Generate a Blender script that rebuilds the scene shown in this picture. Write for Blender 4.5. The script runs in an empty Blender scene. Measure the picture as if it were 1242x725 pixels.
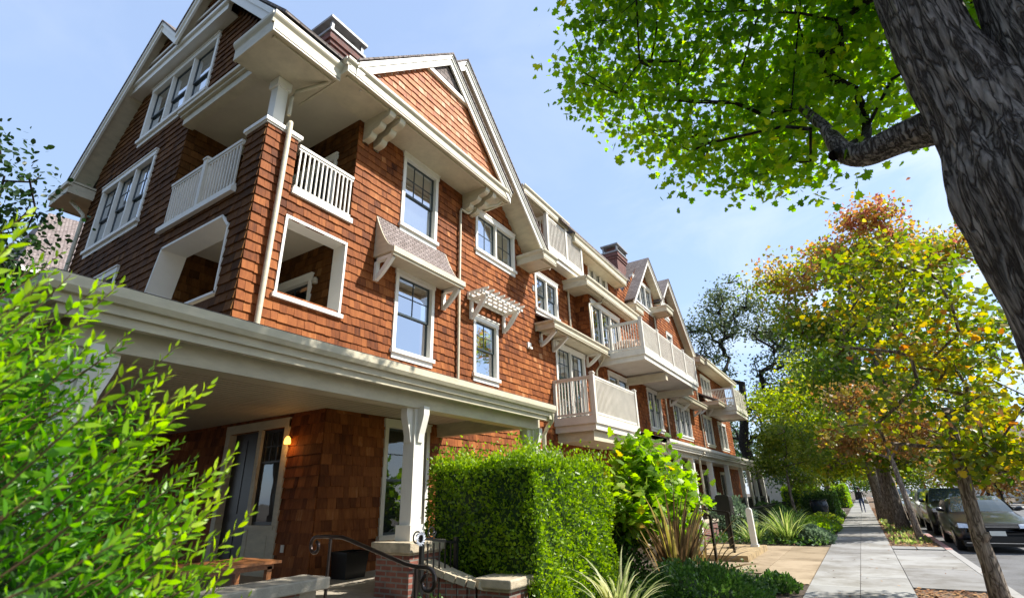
import bpy, bmesh, math, random
import numpy as np
from mathutils import Vector, Matrix
R = math.radians
rng = np.random.default_rng(7)
random.seed(7)
scene = bpy.context.scene
C = scene.collection

# ------------------------------------------------------------------ camera
cam_d = bpy.data.cameras.new('camera'); cam = bpy.data.objects.new('camera', cam_d); C.objects.link(cam)
cam_d.sensor_width = 36.0; cam_d.sensor_fit = 'HORIZONTAL'
cam_d.lens = 613.508 / 1242 * 36.0
cam_d.clip_start = 0.05; cam_d.clip_end = 3000
cam_d.dof.use_dof = True; cam_d.dof.focus_distance = 11.0; cam_d.dof.aperture_fstop = 2.4
yaw, pitch, roll = -0.564604, 0.375282, -0.0256013
fw = Vector((math.sin(yaw)*math.cos(pitch), math.cos(yaw)*math.cos(pitch), math.sin(pitch)))
r0 = Vector((math.cos(yaw), -math.sin(yaw), 0)); u0 = r0.cross(fw)
r1 = r0*math.cos(roll) + u0*math.sin(roll); u1 = -r0*math.sin(roll) + u0*math.cos(roll)
M3 = Matrix((r1, u1, -fw)).transposed()
cam.matrix_world = Matrix.Translation((0, 0, 1.6)) @ M3.to_4x4()
scene.camera = cam

# ------------------------------------------------------------------ light
SUN = Vector((1.0, 0.60, 1.25)).normalized()
sun_el = math.asin(SUN.z); sun_az = math.atan2(SUN.x, SUN.y)
w = bpy.data.worlds.new('World'); scene.world = w; w.use_nodes = True
nt = w.node_tree; nt.nodes.clear()
def wn(t, **k):
    n = nt.nodes.new(t)
    for a, b in k.items(): setattr(n, a, b)
    return n
out = wn('ShaderNodeOutputWorld'); bg = wn('ShaderNodeBackground')
sky = wn('ShaderNodeTexSky', sky_type='NISHITA', sun_disc=False, sun_elevation=sun_el, sun_rotation=sun_az,
         altitude=50, air_density=1.0, dust_density=0.8, ozone_density=2.0)
tc = wn('ShaderNodeTexCoord'); mp = wn('ShaderNodeMapping'); mp.inputs['Scale'].default_value = (1.2, 1.2, 3.2)
nz = wn('ShaderNodeTexNoise'); nz.inputs['Scale'].default_value = 1.9; nz.inputs['Detail'].default_value = 7; nz.inputs['Roughness'].default_value = .58
nz.inputs['Distortion'].default_value = .5
cr = wn('ShaderNodeValToRGB'); cr.color_ramp.elements[0].position = .47; cr.color_ramp.elements[1].position = .78
sep = wn('ShaderNodeSeparateXYZ')
# clouds thicken towards the street side (east) of the sky
mr = wn('ShaderNodeMapRange'); mr.inputs['From Min'].default_value = -.30; mr.inputs['From Max'].default_value = .25
mr.inputs['To Min'].default_value = .12; mr.inputs['To Max'].default_value = 1.0
mul = wn('ShaderNodeMath', operation='MULTIPLY')
mix = wn('ShaderNodeMix', data_type='RGBA')
mix.inputs[7].default_value = (3.7, 3.8, 4.0, 1)
hz = wn('ShaderNodeMix', data_type='RGBA'); hz.inputs[0].default_value = .68; hz.inputs[7].default_value = (1.52, 2.0, 2.95, 1)
L = nt.links.new
L(tc.outputs['Generated'], mp.inputs['Vector']); L(mp.outputs[0], nz.inputs['Vector']); L(nz.outputs[0], cr.inputs[0])
L(tc.outputs['Generated'], sep.inputs[0]); L(sep.outputs['X'], mr.inputs['Value'])
L(cr.outputs[0], mul.inputs[0]); L(mr.outputs[0], mul.inputs[1]); L(mul.outputs[0], mix.inputs[0])
L(sky.outputs[0], hz.inputs[6]); L(hz.outputs[2], mix.inputs[6]); L(mix.outputs[2], bg.inputs['Color']); L(bg.outputs[0], out.inputs['Surface'])
bg.inputs['Strength'].default_value = 0.15
sd = bpy.data.lights.new('sun', 'SUN'); sd.energy = 3.9; sd.angle = R(.55); sd.color = (1, .955, .88)
so = bpy.data.objects.new('sun', sd); C.objects.link(so)
so.rotation_euler = (-SUN).to_track_quat('-Z', 'Y').to_euler(); so.location = (20, 10, 40)
scene.view_settings.view_transform = 'Standard'; scene.view_settings.look = 'None'
scene.view_settings.exposure = 1.22; scene.view_settings.gamma = 1
scene.render.engine = 'CYCLES'
scene.cycles.max_bounces = 8; scene.cycles.transparent_max_bounces = 12
try: scene.cycles.use_adaptive_sampling = True
except Exception: pass

# ------------------------------------------------------------------ materials
def newmat(name):
    m = bpy.data.materials.new(name); m.use_nodes = True
    n = m.node_tree; b = n.nodes['Principled BSDF']
    return m, n, b
def node(n, t, **k):
    x = n.nodes.new(t)
    for a, b in k.items(): setattr(x, a, b)
    return x
def mat(name, col, rough=.6, var=.12, scale=6.0, bump=0.0, bscale=40.0, metal=0.0, spec=.5, stretch=(1, 1, 1), col2=None):
    """plain surface with procedural mottling and optional bump"""
    m, n, b = newmat(name); l = n.links.new
    t = node(n, 'ShaderNodeTexCoord'); mp = node(n, 'ShaderNodeMapping'); mp.inputs['Scale'].default_value = stretch
    l(t.outputs['Object'], mp.inputs['Vector'])
    z = node(n, 'ShaderNodeTexNoise'); z.inputs['Scale'].default_value = scale; z.inputs['Detail'].default_value = 6; z.inputs['Roughness'].default_value = .65
    l(mp.outputs[0], z.inputs['Vector'])
    r = node(n, 'ShaderNodeValToRGB'); e = r.color_ramp.elements
    e[0].position = .3; e[1].position = .7
    c2 = col2 or tuple(c*(1-2*var) for c in col)
    e[0].color = (*c2, 1); e[1].color = (*[min(1, c*(1+var)) for c in col], 1)
    l(z.outputs[0], r.inputs[0]); l(r.outputs[0], b.inputs['Base Color'])
    b.inputs['Roughness'].default_value = rough; b.inputs['Metallic'].default_value = metal
    b.inputs['Specular IOR Level'].default_value = spec
    if bump:
        z2 = node(n, 'ShaderNodeTexNoise'); z2.inputs['Scale'].default_value = bscale; z2.inputs['Detail'].default_value = 5
        l(mp.outputs[0], z2.inputs['Vector'])
        bp = node(n, 'ShaderNodeBump'); bp.inputs['Strength'].default_value = bump; bp.inputs['Distance'].default_value = .02
        l(z2.outputs[0], bp.inputs['Height']); l(bp.outputs[0], b.inputs['Normal'])
    return m
def attr_mat(name, stops, rough=.7, bump=.25, stretch=(14, 14, 1.2), grain=.35, spec=.3):
    """colour ramp driven by a per-piece random value, with grain"""
    m, n, b = newmat(name); l = n.links.new
    a = node(n, 'ShaderNodeAttribute'); a.attribute_name = 'rnd'
    t = node(n, 'ShaderNodeTexCoord'); mp = node(n, 'ShaderNodeMapping'); mp.inputs['Scale'].default_value = stretch
    l(t.outputs['Object'], mp.inputs['Vector'])
    z = node(n, 'ShaderNodeTexNoise'); z.inputs['Scale'].default_value = 3; z.inputs['Detail'].default_value = 6; z.inputs['Roughness'].default_value = .7
    l(mp.outputs[0], z.inputs['Vector'])
    z3 = node(n, 'ShaderNodeTexNoise'); z3.inputs['Scale'].default_value = .55; z3.inputs['Detail'].default_value = 4
    l(t.outputs['Object'], z3.inputs['Vector'])
    ad = node(n, 'ShaderNodeMath', operation='MULTIPLY_ADD'); ad.inputs[1].default_value = grain; 
    l(z.outputs[0], ad.inputs[0]); l(a.outputs['Fac'], ad.inputs[2])
    ad2 = node(n, 'ShaderNodeMath', operation='MULTIPLY_ADD'); ad2.inputs[1].default_value = .7
    l(z3.outputs[0], ad2.inputs[0]); l(ad.outputs[0], ad2.inputs[2])
    sb = node(n, 'ShaderNodeMath', operation='SUBTRACT'); sb.inputs[1].default_value = grain*.5+.35
    l(ad2.outputs[0], sb.inputs[0])
    r = node(n, 'ShaderNodeValToRGB'); el = r.color_ramp.elements
    while len(el) < len(stops): el.new(.5)
    for e, (p, c) in zip(el, stops): e.position = p; e.color = (*c, 1)
    l(sb.outputs[0], r.inputs[0]); l(r.outputs[0], b.inputs['Base Color'])
    b.inputs['Roughness'].default_value = rough; b.inputs['Specular IOR Level'].default_value = spec
    bp = node(n, 'ShaderNodeBump'); bp.inputs['Strength'].default_value = bump; bp.inputs['Distance'].default_value = .006
    l(z.outputs[0], bp.inputs['Height']); l(bp.outputs[0], b.inputs['Normal'])
    return m
def brick_mat(name, c1, c2, mortar, bw=.2, bh=.067, stretch_axis='wall', rough=.85, msize=.012, bump=.6):
    m, n, b = newmat(name); l = n.links.new
    t = node(n, 'ShaderNodeTexCoord'); s = node(n, 'ShaderNodeSeparateXYZ'); l(t.outputs['Object'], s.inputs[0])
    cb = node(n, 'ShaderNodeCombineXYZ'); ad = node(n, 'ShaderNodeMath', operation='ADD')
    l(s.outputs['X'], ad.inputs[0]); l(s.outputs['Y'], ad.inputs[1])
    if stretch_axis == 'wall': l(ad.outputs[0], cb.inputs['X']); l(s.outputs['Z'], cb.inputs['Y'])
    elif stretch_axis == 'roof_x': l(s.outputs['X'], cb.inputs['X']); l(s.outputs['Z'], cb.inputs['Y'])
    else: l(s.outputs['X'], cb.inputs['X']); l(s.outputs['Y'], cb.inputs['Y'])
    k = node(n, 'ShaderNodeTexBrick'); l(cb.outputs[0], k.inputs['Vector'])
    k.inputs['Scale'].default_value = 1; k.inputs['Brick Width'].default_value = bw; k.inputs['Row Height'].default_value = bh
    k.inputs['Mortar Size'].default_value = msize; k.inputs['Mortar Smooth'].default_value = .2; k.inputs['Bias'].default_value = 0
    k.inputs['Color1'].default_value = (*c1, 1); k.inputs['Color2'].default_value = (*c2, 1); k.inputs['Mortar'].default_value = (*mortar, 1)
    z = node(n, 'ShaderNodeTexNoise'); z.inputs['Scale'].default_value = 9; z.inputs['Detail'].default_value = 6
    l(t.outputs['Object'], z.inputs['Vector'])
    mx = node(n, 'ShaderNodeMix', data_type='RGBA', blend_type='MULTIPLY'); mx.inputs[0].default_value = .6
    rr = node(n, 'ShaderNodeValToRGB'); rr.color_ramp.elements[0].color = (.45, .45, .45, 1); rr.color_ramp.elements[0].position = .3; rr.color_ramp.elements[1].position = .65
    l(z.outputs[0], rr.inputs[0]); l(k.outputs['Color'], mx.inputs[6]); l(rr.outputs[0], mx.inputs[7]); l(mx.outputs[2], b.inputs['Base Color'])
    bp = node(n, 'ShaderNodeBump'); bp.inputs['Strength'].default_value = bump; bp.inputs['Distance'].default_value = .01; bp.invert = True
    l(k.outputs['Fac'], bp.inputs['Height']); l(bp.outputs[0], b.inputs['Normal'])
    b.inputs['Roughness'].default_value = rough
    return m
def leaf_mat(name, stops, trans=.45, rough=.45, spec=.4):
    m, n, b = newmat(name); l = n.links.new
    a = node(n, 'ShaderNodeAttribute'); a.attribute_name = 'rnd'
    t = node(n, 'ShaderNodeTexCoord')
    z = node(n, 'ShaderNodeTexNoise'); z.inputs['Scale'].default_value = .9; z.inputs['Detail'].default_value = 3
    l(t.outputs['Object'], z.inputs['Vector'])
    ad = node(n, 'ShaderNodeMath', operation='MULTIPLY_ADD'); ad.inputs[1].default_value = .8
    l(z.outputs[0], ad.inputs[0]); l(a.outputs['Fac'], ad.inputs[2])
    sb = node(n, 'ShaderNodeMath', operation='SUBTRACT'); sb.inputs[1].default_value = .4; l(ad.outputs[0], sb.inputs[0])
    r = node(n, 'ShaderNodeValToRGB'); el = r.color_ramp.elements
    while len(el) < len(stops): el.new(.5)
    for e, (p, c) in zip(el, stops): e.position = p; e.color = (*c, 1)
    l(sb.outputs[0], r.inputs[0]); l(r.outputs[0], b.inputs['Base Color'])
    b.inputs['Roughness'].default_value = rough; b.inputs['Specular IOR Level'].default_value = spec
    tr = node(n, 'ShaderNodeBsdfTranslucent'); mx = node(n, 'ShaderNodeMixShader'); mx.inputs[0].default_value = trans
    hs = node(n, 'ShaderNodeHueSaturation'); hs.inputs['Saturation'].default_value = 1.1; hs.inputs['Value'].default_value = 2.2
    l(r.outputs[0], hs.inputs['Color']); l(hs.outputs[0], tr.inputs['Color'])
    l(b.outputs[0], mx.inputs[1]); l(tr.outputs[0], mx.inputs[2])
    l(mx.outputs[0], n.nodes['Material Output'].inputs['Surface'])
    return m
def bark_mat(name, c1, c2, sx=9, sz=1.3, bump=1.0, dist=.04):
    m, n, b = newmat(name); l = n.links.new
    t = node(n, 'ShaderNodeTexCoord'); mp = node(n, 'ShaderNodeMapping'); mp.inputs['Scale'].default_value = (sx, sx, sz)
    l(t.outputs['Object'], mp.inputs['Vector'])
    z = node(n, 'ShaderNodeTexNoise'); z.inputs['Scale'].default_value = 2.2; z.inputs['Detail'].default_value = 9; z.inputs['Roughness'].default_value = .68; z.inputs['Distortion'].default_value = 1.0
    l(mp.outputs[0], z.inputs['Vector'])
    v = node(n, 'ShaderNodeTexVoronoi', feature='DISTANCE_TO_EDGE'); v.inputs['Scale'].default_value = 1.6
    dm = node(n, 'ShaderNodeMix', data_type='VECTOR'); dm.inputs[0].default_value = .12
    l(mp.outputs[0], dm.inputs[4]); l(z.outputs['Color'], dm.inputs[5]); l(dm.outputs[1], v.inputs['Vector'])
    sm = node(n, 'ShaderNodeMapRange'); sm.inputs['From Max'].default_value = .3; sm.inputs['To Min'].default_value = .55; l(v.outputs['Distance'], sm.inputs['Value'])
    rg = node(n, 'ShaderNodeTexNoise'); rg.inputs['Scale'].default_value = 1.5; rg.inputs['Detail'].default_value = 4; rg.inputs['Distortion'].default_value = .6; l(mp.outputs[0], rg.inputs['Vector'])
    r1_ = node(n, 'ShaderNodeMath', operation='SUBTRACT'); r1_.inputs[1].default_value = .5; l(rg.outputs[0], r1_.inputs[0])
    r2_ = node(n, 'ShaderNodeMath', operation='ABSOLUTE'); l(r1_.outputs[0], r2_.inputs[0])
    r3_ = node(n, 'ShaderNodeMapRange'); r3_.inputs['From Max'].default_value = .085; r3_.inputs['To Min'].default_value = .12; l(r2_.outputs[0], r3_.inputs['Value'])
    m0 = node(n, 'ShaderNodeMath', operation='MULTIPLY'); l(sm.outputs[0], m0.inputs[0]); l(r3_.outputs[0], m0.inputs[1])
    mu = node(n, 'ShaderNodeMath', operation='MULTIPLY'); l(m0.outputs[0], mu.inputs[0]); l(z.outputs[0], mu.inputs[1])
    r = node(n, 'ShaderNodeValToRGB'); e = r.color_ramp.elements; e[0].position = .06; e[1].position = .5
    e[0].color = (*c1, 1); e[1].color = (*c2, 1)
    l(mu.outputs[0], r.inputs[0]); l(r.outputs[0], b.inputs['Base Color'])
    bp = node(n, 'ShaderNodeBump'); bp.inputs['Strength'].default_value = bump; bp.inputs['Distance'].default_value = dist
    l(m0.outputs[0], bp.inputs['Height']); l(bp.outputs[0], b.inputs['Normal'])
    b.inputs['Roughness'].default_value = .9; b.inputs['Specular IOR Level'].default_value = .2
    return m
def glass_mat(name, tint=(.9, .95, 1), k=.5, kmax=1.0):
    m, n, b = newmat(name); l = n.links.new; n.nodes.remove(b)
    t = node(n, 'ShaderNodeBsdfTransparent'); t.inputs[0].default_value = (.55, .6, .6, 1)
    g = node(n, 'ShaderNodeBsdfGlossy'); g.inputs['Roughness'].default_value = .02; g.inputs['Color'].default_value = (*tint, 1)
    tcn = node(n, 'ShaderNodeTexCoord'); z = node(n, 'ShaderNodeTexNoise'); z.inputs['Scale'].default_value = 1.1
    l(tcn.outputs['Object'], z.inputs['Vector'])
    bp = node(n, 'ShaderNodeBump'); bp.inputs['Strength'].default_value = .12; bp.inputs['Distance'].default_value = .05
    l(z.outputs[0], bp.inputs['Height']); l(bp.outputs[0], g.inputs['Normal'])
    f = node(n, 'ShaderNodeLayerWeight'); f.inputs['Blend'].default_value = .35
    mrn = node(n, 'ShaderNodeMapRange'); mrn.inputs['To Min'].default_value = k*.65; mrn.inputs['To Max'].default_value = kmax
    l(f.outputs['Facing'], mrn.inputs['Value'])
    mx = node(n, 'ShaderNodeMixShader'); l(mrn.outputs[0], mx.inputs[0]); l(t.outputs[0], mx.inputs[1]); l(g.outputs[0], mx.inputs[2])
    l(mx.outputs[0], n.nodes['Material Output'].inputs['Surface'])
    return m

M = {}
M['shingle'] = attr_mat('cedar_shingle', [(0, (.045, .014, .006)), (.25, (.12, .036, .012)), (.55, (.235, .073, .021)), (.8, (.34, .118, .034)), (1, (.46, .23, .105))], grain=.85, stretch=(7, 7, 1.3), bump=.5, spec=.12)
M['shingle_shaded'] = attr_mat('shaded_shingle', [(0, (.03, .014, .005)), (.35, (.075, .031, .009)), (.7, (.13, .054, .015)), (1, (.20, .10, .035))], grain=.8, stretch=(7, 7, 1.3), bump=.5, spec=.06)  # darker copy of the cedar shingle, shade of sunless walls put into its colour
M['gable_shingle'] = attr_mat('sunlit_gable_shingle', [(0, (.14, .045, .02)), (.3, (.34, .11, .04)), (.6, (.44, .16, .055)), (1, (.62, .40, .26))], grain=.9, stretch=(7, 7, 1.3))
M['dark_wood'] = mat('backing', (.05, .022, .014), .9)
M['cream'] = mat('cream_paint', (.56, .50, .36), .5, .09, 1.6, .06, 60, stretch=(2, 2, 6))
M['cream_ceiling'] = mat('ceiling_paint', (.56, .50, .38), .6, .05, 1.5, .05, 50)
M['white'] = mat('white_paint', (.76, .73, .65), .45, .03, 3, .04, 60)
M['rail'] = mat('rail_paint', (.68, .64, .55), .45, .08, 2, .03, 60)
M['sash'] = mat('sash_paint', (.035, .05, .055), .35, .1)
M['interior'] = mat('dark_interior', (.022, .024, .026), .8, .3)
M['blind'] = mat('window_blind', (.62, .62, .6), .8, .06, 3)
M['curtain'] = mat('sheer_curtain', (.45, .5, .46), .9, .25, 3, stretch=(1, 12, .3))
M['glass'] = glass_mat('window_glass', k=.62)
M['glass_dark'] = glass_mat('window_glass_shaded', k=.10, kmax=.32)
M['roof'] = brick_mat('roof_shingle', (.17, .135, .12), (.25, .205, .185), (.06, .05, .045), .3, .13, 'wall', .9, .012, .8)
M['roof_awn'] = brick_mat('awning_roof_shingle', (.22, .17, .15), (.33, .27, .25), (.07, .055, .05), .13, .085, 'wall', .9, .01, .9)
M['brick'] = brick_mat('pedestal_brick', (.20, .06, .04), (.28, .10, .065), (.22, .19, .16))
M['chimney_brick'] = brick_mat('chimney_brick', (.15, .045, .035), (.22, .07, .05), (.12, .09, .08))
M['stone'] = mat('cast_stone', (.48, .40, .28), .8, .18, 7, .4, 60)
M['stone_pale'] = mat('pale_stone', (.38, .335, .26), .8, .12, 7, .3, 60)
M['concrete'] = mat('concrete', (.30, .29, .27), .9, .07, 1.4, .25, 90)
M['metal_dark'] = mat('dark_metal', (.035, .028, .024), .35, .2, metal=.7)
M['metal_rail'] = mat('bronze_rail', (.10, .075, .065), .28, .15, metal=.85)
M['black'] = mat('black_paint', (.012, .012, .012), .35, .1)
M['grey_metal'] = mat('grey_metal', (.27, .27, .27), .6, .15, metal=.2)
M['wood'] = mat('varnished_wood', (.33, .13, .045), .4, .25, 3, .1, 40, stretch=(1, 9, 9))

# ------------------------------------------------------------------ mesh helpers
ORG = {}
class MB:
    def __init__(s): s.v = []; s.f = []; s.r = []; s.cur = .5
    def quad(s, *p):
        n = len(s.v); s.v += [tuple(q) for q in p]; s.f.append(tuple(range(n, n+len(p)))); s.r.append(s.cur)
    def box(s, x0, x1, y0, y1, z0, z1):
        n = len(s.v)
        s.v += [(x0,y0,z0),(x1,y0,z0),(x1,y1,z0),(x0,y1,z0),(x0,y0,z1),(x1,y0,z1),(x1,y1,z1),(x0,y1,z1)]
        for f in ((0,3,2,1),(4,5,6,7),(0,1,5,4),(1,2,6,5),(2,3,7,6),(3,0,4,7)):
            s.f.append(tuple(n+i for i in f)); s.r.append(s.cur)
        return s
    def prism(s, poly, vec):
        n = len(s.v); k = len(poly); vec = Vector(vec)
        s.v += [tuple(p) for p in poly] + [tuple(Vector(p)+vec) for p in poly]
        s.f.append(tuple(range(n, n+k))[::-1]); s.f.append(tuple(range(n+k, n+2*k))); s.r += [s.cur]*2
        for i in range(k):
            j = (i+1) % k; s.f.append((n+i, n+j, n+k+j, n+k+i)); s.r.append(s.cur)
        return s
    def beam(s, a, b, w, h, up=(0, 0, 1)):
        """rectangular bar from a to b; w sideways, h along up"""
        a = Vector(a); b = Vector(b); d = (b-a).normalized(); up = Vector(up)
        sd_ = d.cross(up)
        if sd_.length < 1e-4: sd_ = Vector((1, 0, 0))
        sd_.normalize(); u = sd_.cross(d).normalized()
        p = [a-sd_*w/2-u*h/2, a+sd_*w/2-u*h/2, a+sd_*w/2+u*h/2, a-sd_*w/2+u*h/2]
        return s.prism(p, b-a)
    def tube(s, pts, rad, n=8, caps=True):
        pts = [Vector(p) for p in pts]
        if not hasattr(rad, '__len__'): rad = [rad]*len(pts)
        base = len(s.v); ref = Vector((.31, .2, .93)).normalized()
        for i, p in enumerate(pts):
            d = (pts[min(i+1, len(pts)-1)] - pts[max(i-1, 0)])
            if d.length < 1e-6: d = Vector((0, 0, 1))
            d.normalize()
            x = d.cross(ref)
            if x.length < .05: x = d.cross(Vector((1, 0, 0)))
            x.normalize(); y = d.cross(x)
            for k in range(n):
                a = 2*math.pi*k/n; s.v.append(tuple(p + (x*math.cos(a)+y*math.sin(a))*rad[i]))
        for i in range(len(pts)-1):
            for k in range(n):
                k2 = (k+1) % n
                s.f.append((base+i*n+k, base+i*n+k2, base+(i+1)*n+k2, base+(i+1)*n+k)); s.r.append(s.cur)
        if caps:
            b2 = len(s.v); s.v += s.v[base:base+n]+s.v[base+(len(pts)-1)*n:base+len(pts)*n]
            s.f.append(tuple(b2+k for k in range(n))[::-1]); s.f.append(tuple(b2+n+k for k in range(n))); s.r += [s.cur]*2
        return s
    def cyl(s, p, r, h, n=16, axis='z'):
        p = Vector(p); a = {'z': (0, 0, h), 'x': (h, 0, 0), 'y': (0, h, 0)}[axis]
        return s.tube([p, p+Vector(a)], r, n)
    def build(s, name, m, parent=None, smooth=False, bevel=0):
        me = bpy.data.meshes.new(name)
        o = bpy.data.objects.new(name, me); C.objects.link(o)
        org = Vector((0, 0, 0))
        if parent is not None:
            o.parent = parent; org = ORG.get(parent.name, Vector((0, 0, 0)))
        ORG[o.name] = org
        vs = np.array(s.v, dtype=float) - np.array(org)
        me.from_pydata(vs.tolist(), [], s.f)
        a = me.attributes.new('rnd', 'FLOAT', 'FACE')
        a.data.foreach_set('value', np.array(s.r, dtype=np.float32))
        me.materials.append(m)
        if smooth: me.polygons.foreach_set('use_smooth', [True]*len(me.polygons))
        me.update()
        if bevel:
            bm = bmesh.new(); bm.from_mesh(me)
            bmesh.ops.remove_doubles(bm, verts=bm.verts, dist=1e-5)
            bmesh.ops.recalc_face_normals(bm, faces=bm.faces)
            bm.to_mesh(me); bm.free()
            md = o.modifiers.new('bevel', 'BEVEL'); md.width = bevel; md.segments = 2; md.limit_method = 'ANGLE'; md.angle_limit = R(40)
        return o
def tag(o, label=None, cat=None, group=None, kind=None):
    if label: o['label'] = label
    if cat: o['category'] = cat
    if group: o['group'] = group
    if kind: o['kind'] = kind
    return o
def thing(name, loc, label, cat, group=None):
    o = bpy.data.objects.new(name, None); C.objects.link(o); o.location = loc; o.empty_display_size = .2
    ORG[o.name] = Vector(loc)
    return tag(o, label, cat, group)
def structure(name, mb, m): o = mb.build(name, m); o['kind'] = 'structure'; return o
def copy_tree(o, parent=None):
    c = o.copy(); C.objects.link(c); c.parent = parent
    ORG[c.name] = ORG.get(o.name, Vector((0, 0, 0)))
    for ch in o.children: copy_tree(ch, c)
    return c

# wall-local frames: F = faces the street (+X), u = Y ;  S = faces the camera side (-Y), u = X
def frame(kind, c):
    if kind == 'F': return lambda u, v, n: (c+n, u, v)
    return lambda u, v, n: (u, c-n, v)
def lbox(mb, fr, u0, u1, v0, v1, n0, n1):
    mb.prism([fr(u0, v0, n0), fr(u1, v0, n0), fr(u1, v1, n0), fr(u0, v1, n0)], Vector(fr(0, 0, n1))-Vector(fr(0, 0, n0)))
def rect(u0, u1, v0, v1): return [(u0, v0), (u1, v0), (u1, v1), (u0, v1)]
def intervals(polys, v):
    xs = []
    for p in polys:
        for i in range(len(p)):
            (a, b), (c, d) = p[i], p[(i+1) % len(p)]
            if (b <= v < d) or (d <= v < b): xs.append(a+(c-a)*(v-b)/(d-b))
    xs.sort()
    return [(xs[i], xs[i+1]) for i in range(0, len(xs)-1, 2)]
def shingles(name, parent, kind, c, outer, holes=(), expo=.185, m='shingle', wmin=.10, wmax=.24, back=True, seed=0):
    """rows of separate wooden shingles over a backing; outer and holes in (u, v)"""
    rs = random.Random(seed+int(c*10)); mb = MB(); fr = frame(kind, c)
    polys = [outer]+list(holes); vmin = min(p[1] for p in outer); vmax = max(p[1] for p in outer)
    v = vmin
    while v < vmax-.01:
        v1 = min(v+expo, vmax); iv = intervals(polys, (v+v1)/2)
        for a, b in iv:
            if b-a < .02: continue
            mb.cur = .02
            if back: mb.quad(fr(a, v, -.004), fr(b, v, -.004), fr(b, v1, -.004), fr(a, v1, -.004))
            u = a
            while u < b-.005:
                wd = rs.uniform(wmin, wmax); e = min(u+wd, b)
                if b-e < .05: e = b
                mb.cur = min(1, max(0, rs.gauss(.5, .13)))
                g = .0025; t0 = rs.uniform(.024, .036); t1 = .006; vj = v+rs.uniform(-.010, .010)
                A, B, Cc, D = (u+g, vj), (e-g, vj), (e-g, v1+.004), (u+g, v1+.004)
                mb.quad(fr(*A, t0), fr(*B, t0), fr(*Cc, t1), fr(*D, t1))
                mb.quad(fr(*A, 0), fr(*B, 0), fr(*B, t0), fr(*A, t0))
                mb.quad(fr(*A, 0), fr(*A, t0), fr(*D, t1), fr(*D, 0))
                mb.quad(fr(*B, t0), fr(*B, 0), fr(*Cc, 0), fr(*Cc, t1))
                u = e
        v = v1
    return mb.build(name, M[m], parent)

def window(parent, kind, c, u0, u1, v0, v1, units=1, grid=(2, 2), lower=(1, 1), blind=0, casement=False, glass='glass', door=False, cas=.10, label=None):
    """casing + sill + dark sashes with muntins + reflecting panes, set into a wall opening"""
    fr = frame(kind, c); mb = MB()
    top = .14
    lbox(mb, fr, u0, u0+cas, v0, v1, -.12, .05); lbox(mb, fr, u1-cas, u1, v0, v1, -.12, .05)
    lbox(mb, fr, u0-.02, u1+.02, v1-top, v1+.0, -.12, .062); lbox(mb, fr, u0-.035, u1+.035, v1, v1+.03, 0, .085)
    w_ = MB(); a, b = u0+cas, u1-cas; lo = v0+(.03 if door else .07); hi = v1-top
    mull = .07; uw = (b-a-mull*(units-1))/units
    for i in range(1, units):
        x = a+i*uw+(i-1)*mull; lbox(mb, fr, x, x+mull, lo, hi, -.12, .04)
    wo = mb.build('patio_door' if door else 'window', M['white'], parent)
    if label: wo['label'] = label
    if not door:
        sl = MB(); lbox(sl, fr, u0-.04, u1+.04, v0-.02, v0+.07, -.1, .10); lbox(sl, fr, u0, u1, v0-.14, v0-.02, 0, .045)
        sl.build('sill', M['white'], wo)
    st = .045; sa = MB(); gl = MB(); bk = MB(); bl = MB()
    for i in range(units):
        x0 = a+i*(uw+mull); x1 = x0+uw; mid = lo+(hi-lo)*.5
        parts = [(lo, hi, -.05, grid)] if (casement or door) else [(lo, mid+.025, -.075, lower), (mid-.025, hi, -.045, grid)]
        for (z0, z1, n0, g) in parts:
            lbox(sa, fr, x0, x0+st, z0, z1, n0-.03, n0); lbox(sa, fr, x1-st, x1, z0, z1, n0-.03, n0)
            lbox(sa, fr, x0+st, x1-st, z0, z0+st, n0-.03, n0); lbox(sa, fr, x0+st, x1-st, z1-st, z1, n0-.03, n0)
            gx, gy = g
            for k in range(1, gx):
                q = x0+st+(x1-x0-2*st)*k/gx; lbox(sa, fr, q-.011, q+.011, z0+st, z1-st, n0-.026, n0-.003)
            for k in range(1, gy):
                q = z0+st+(z1-z0-2*st)*k/gy; lbox(sa, fr, x0+st, x1-st, q-.011, q+.011, n0-.024, n0-.005)
            gl.quad(fr(x0+st, z0+st, n0-.015), fr(x1-st, z0+st, n0-.015), fr(x1-st, z1-st, n0-.015), fr(x0+st, z1-st, n0-.015))
        bk.quad(fr(x0-.03, lo-.05, -.34), fr(x1+.03, lo-.05, -.34), fr(x1+.03, hi+.05, -.34), fr(x0-.03, hi+.05, -.34))
        if blind:
            z = hi; zb = hi-(hi-lo)*blind
            while z > zb:
                lbox(bl, fr, x0+.02, x1-.02, z-.032, z, -.17, -.155); z -= .045
    sa.build('sash', M['sash'], wo); gl.build('pane', M[glass], wo)
    bk.build('interior', M['interior'], wo)
    if blind: bl.build('blind', M['blind'], wo)
    return wo

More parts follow.
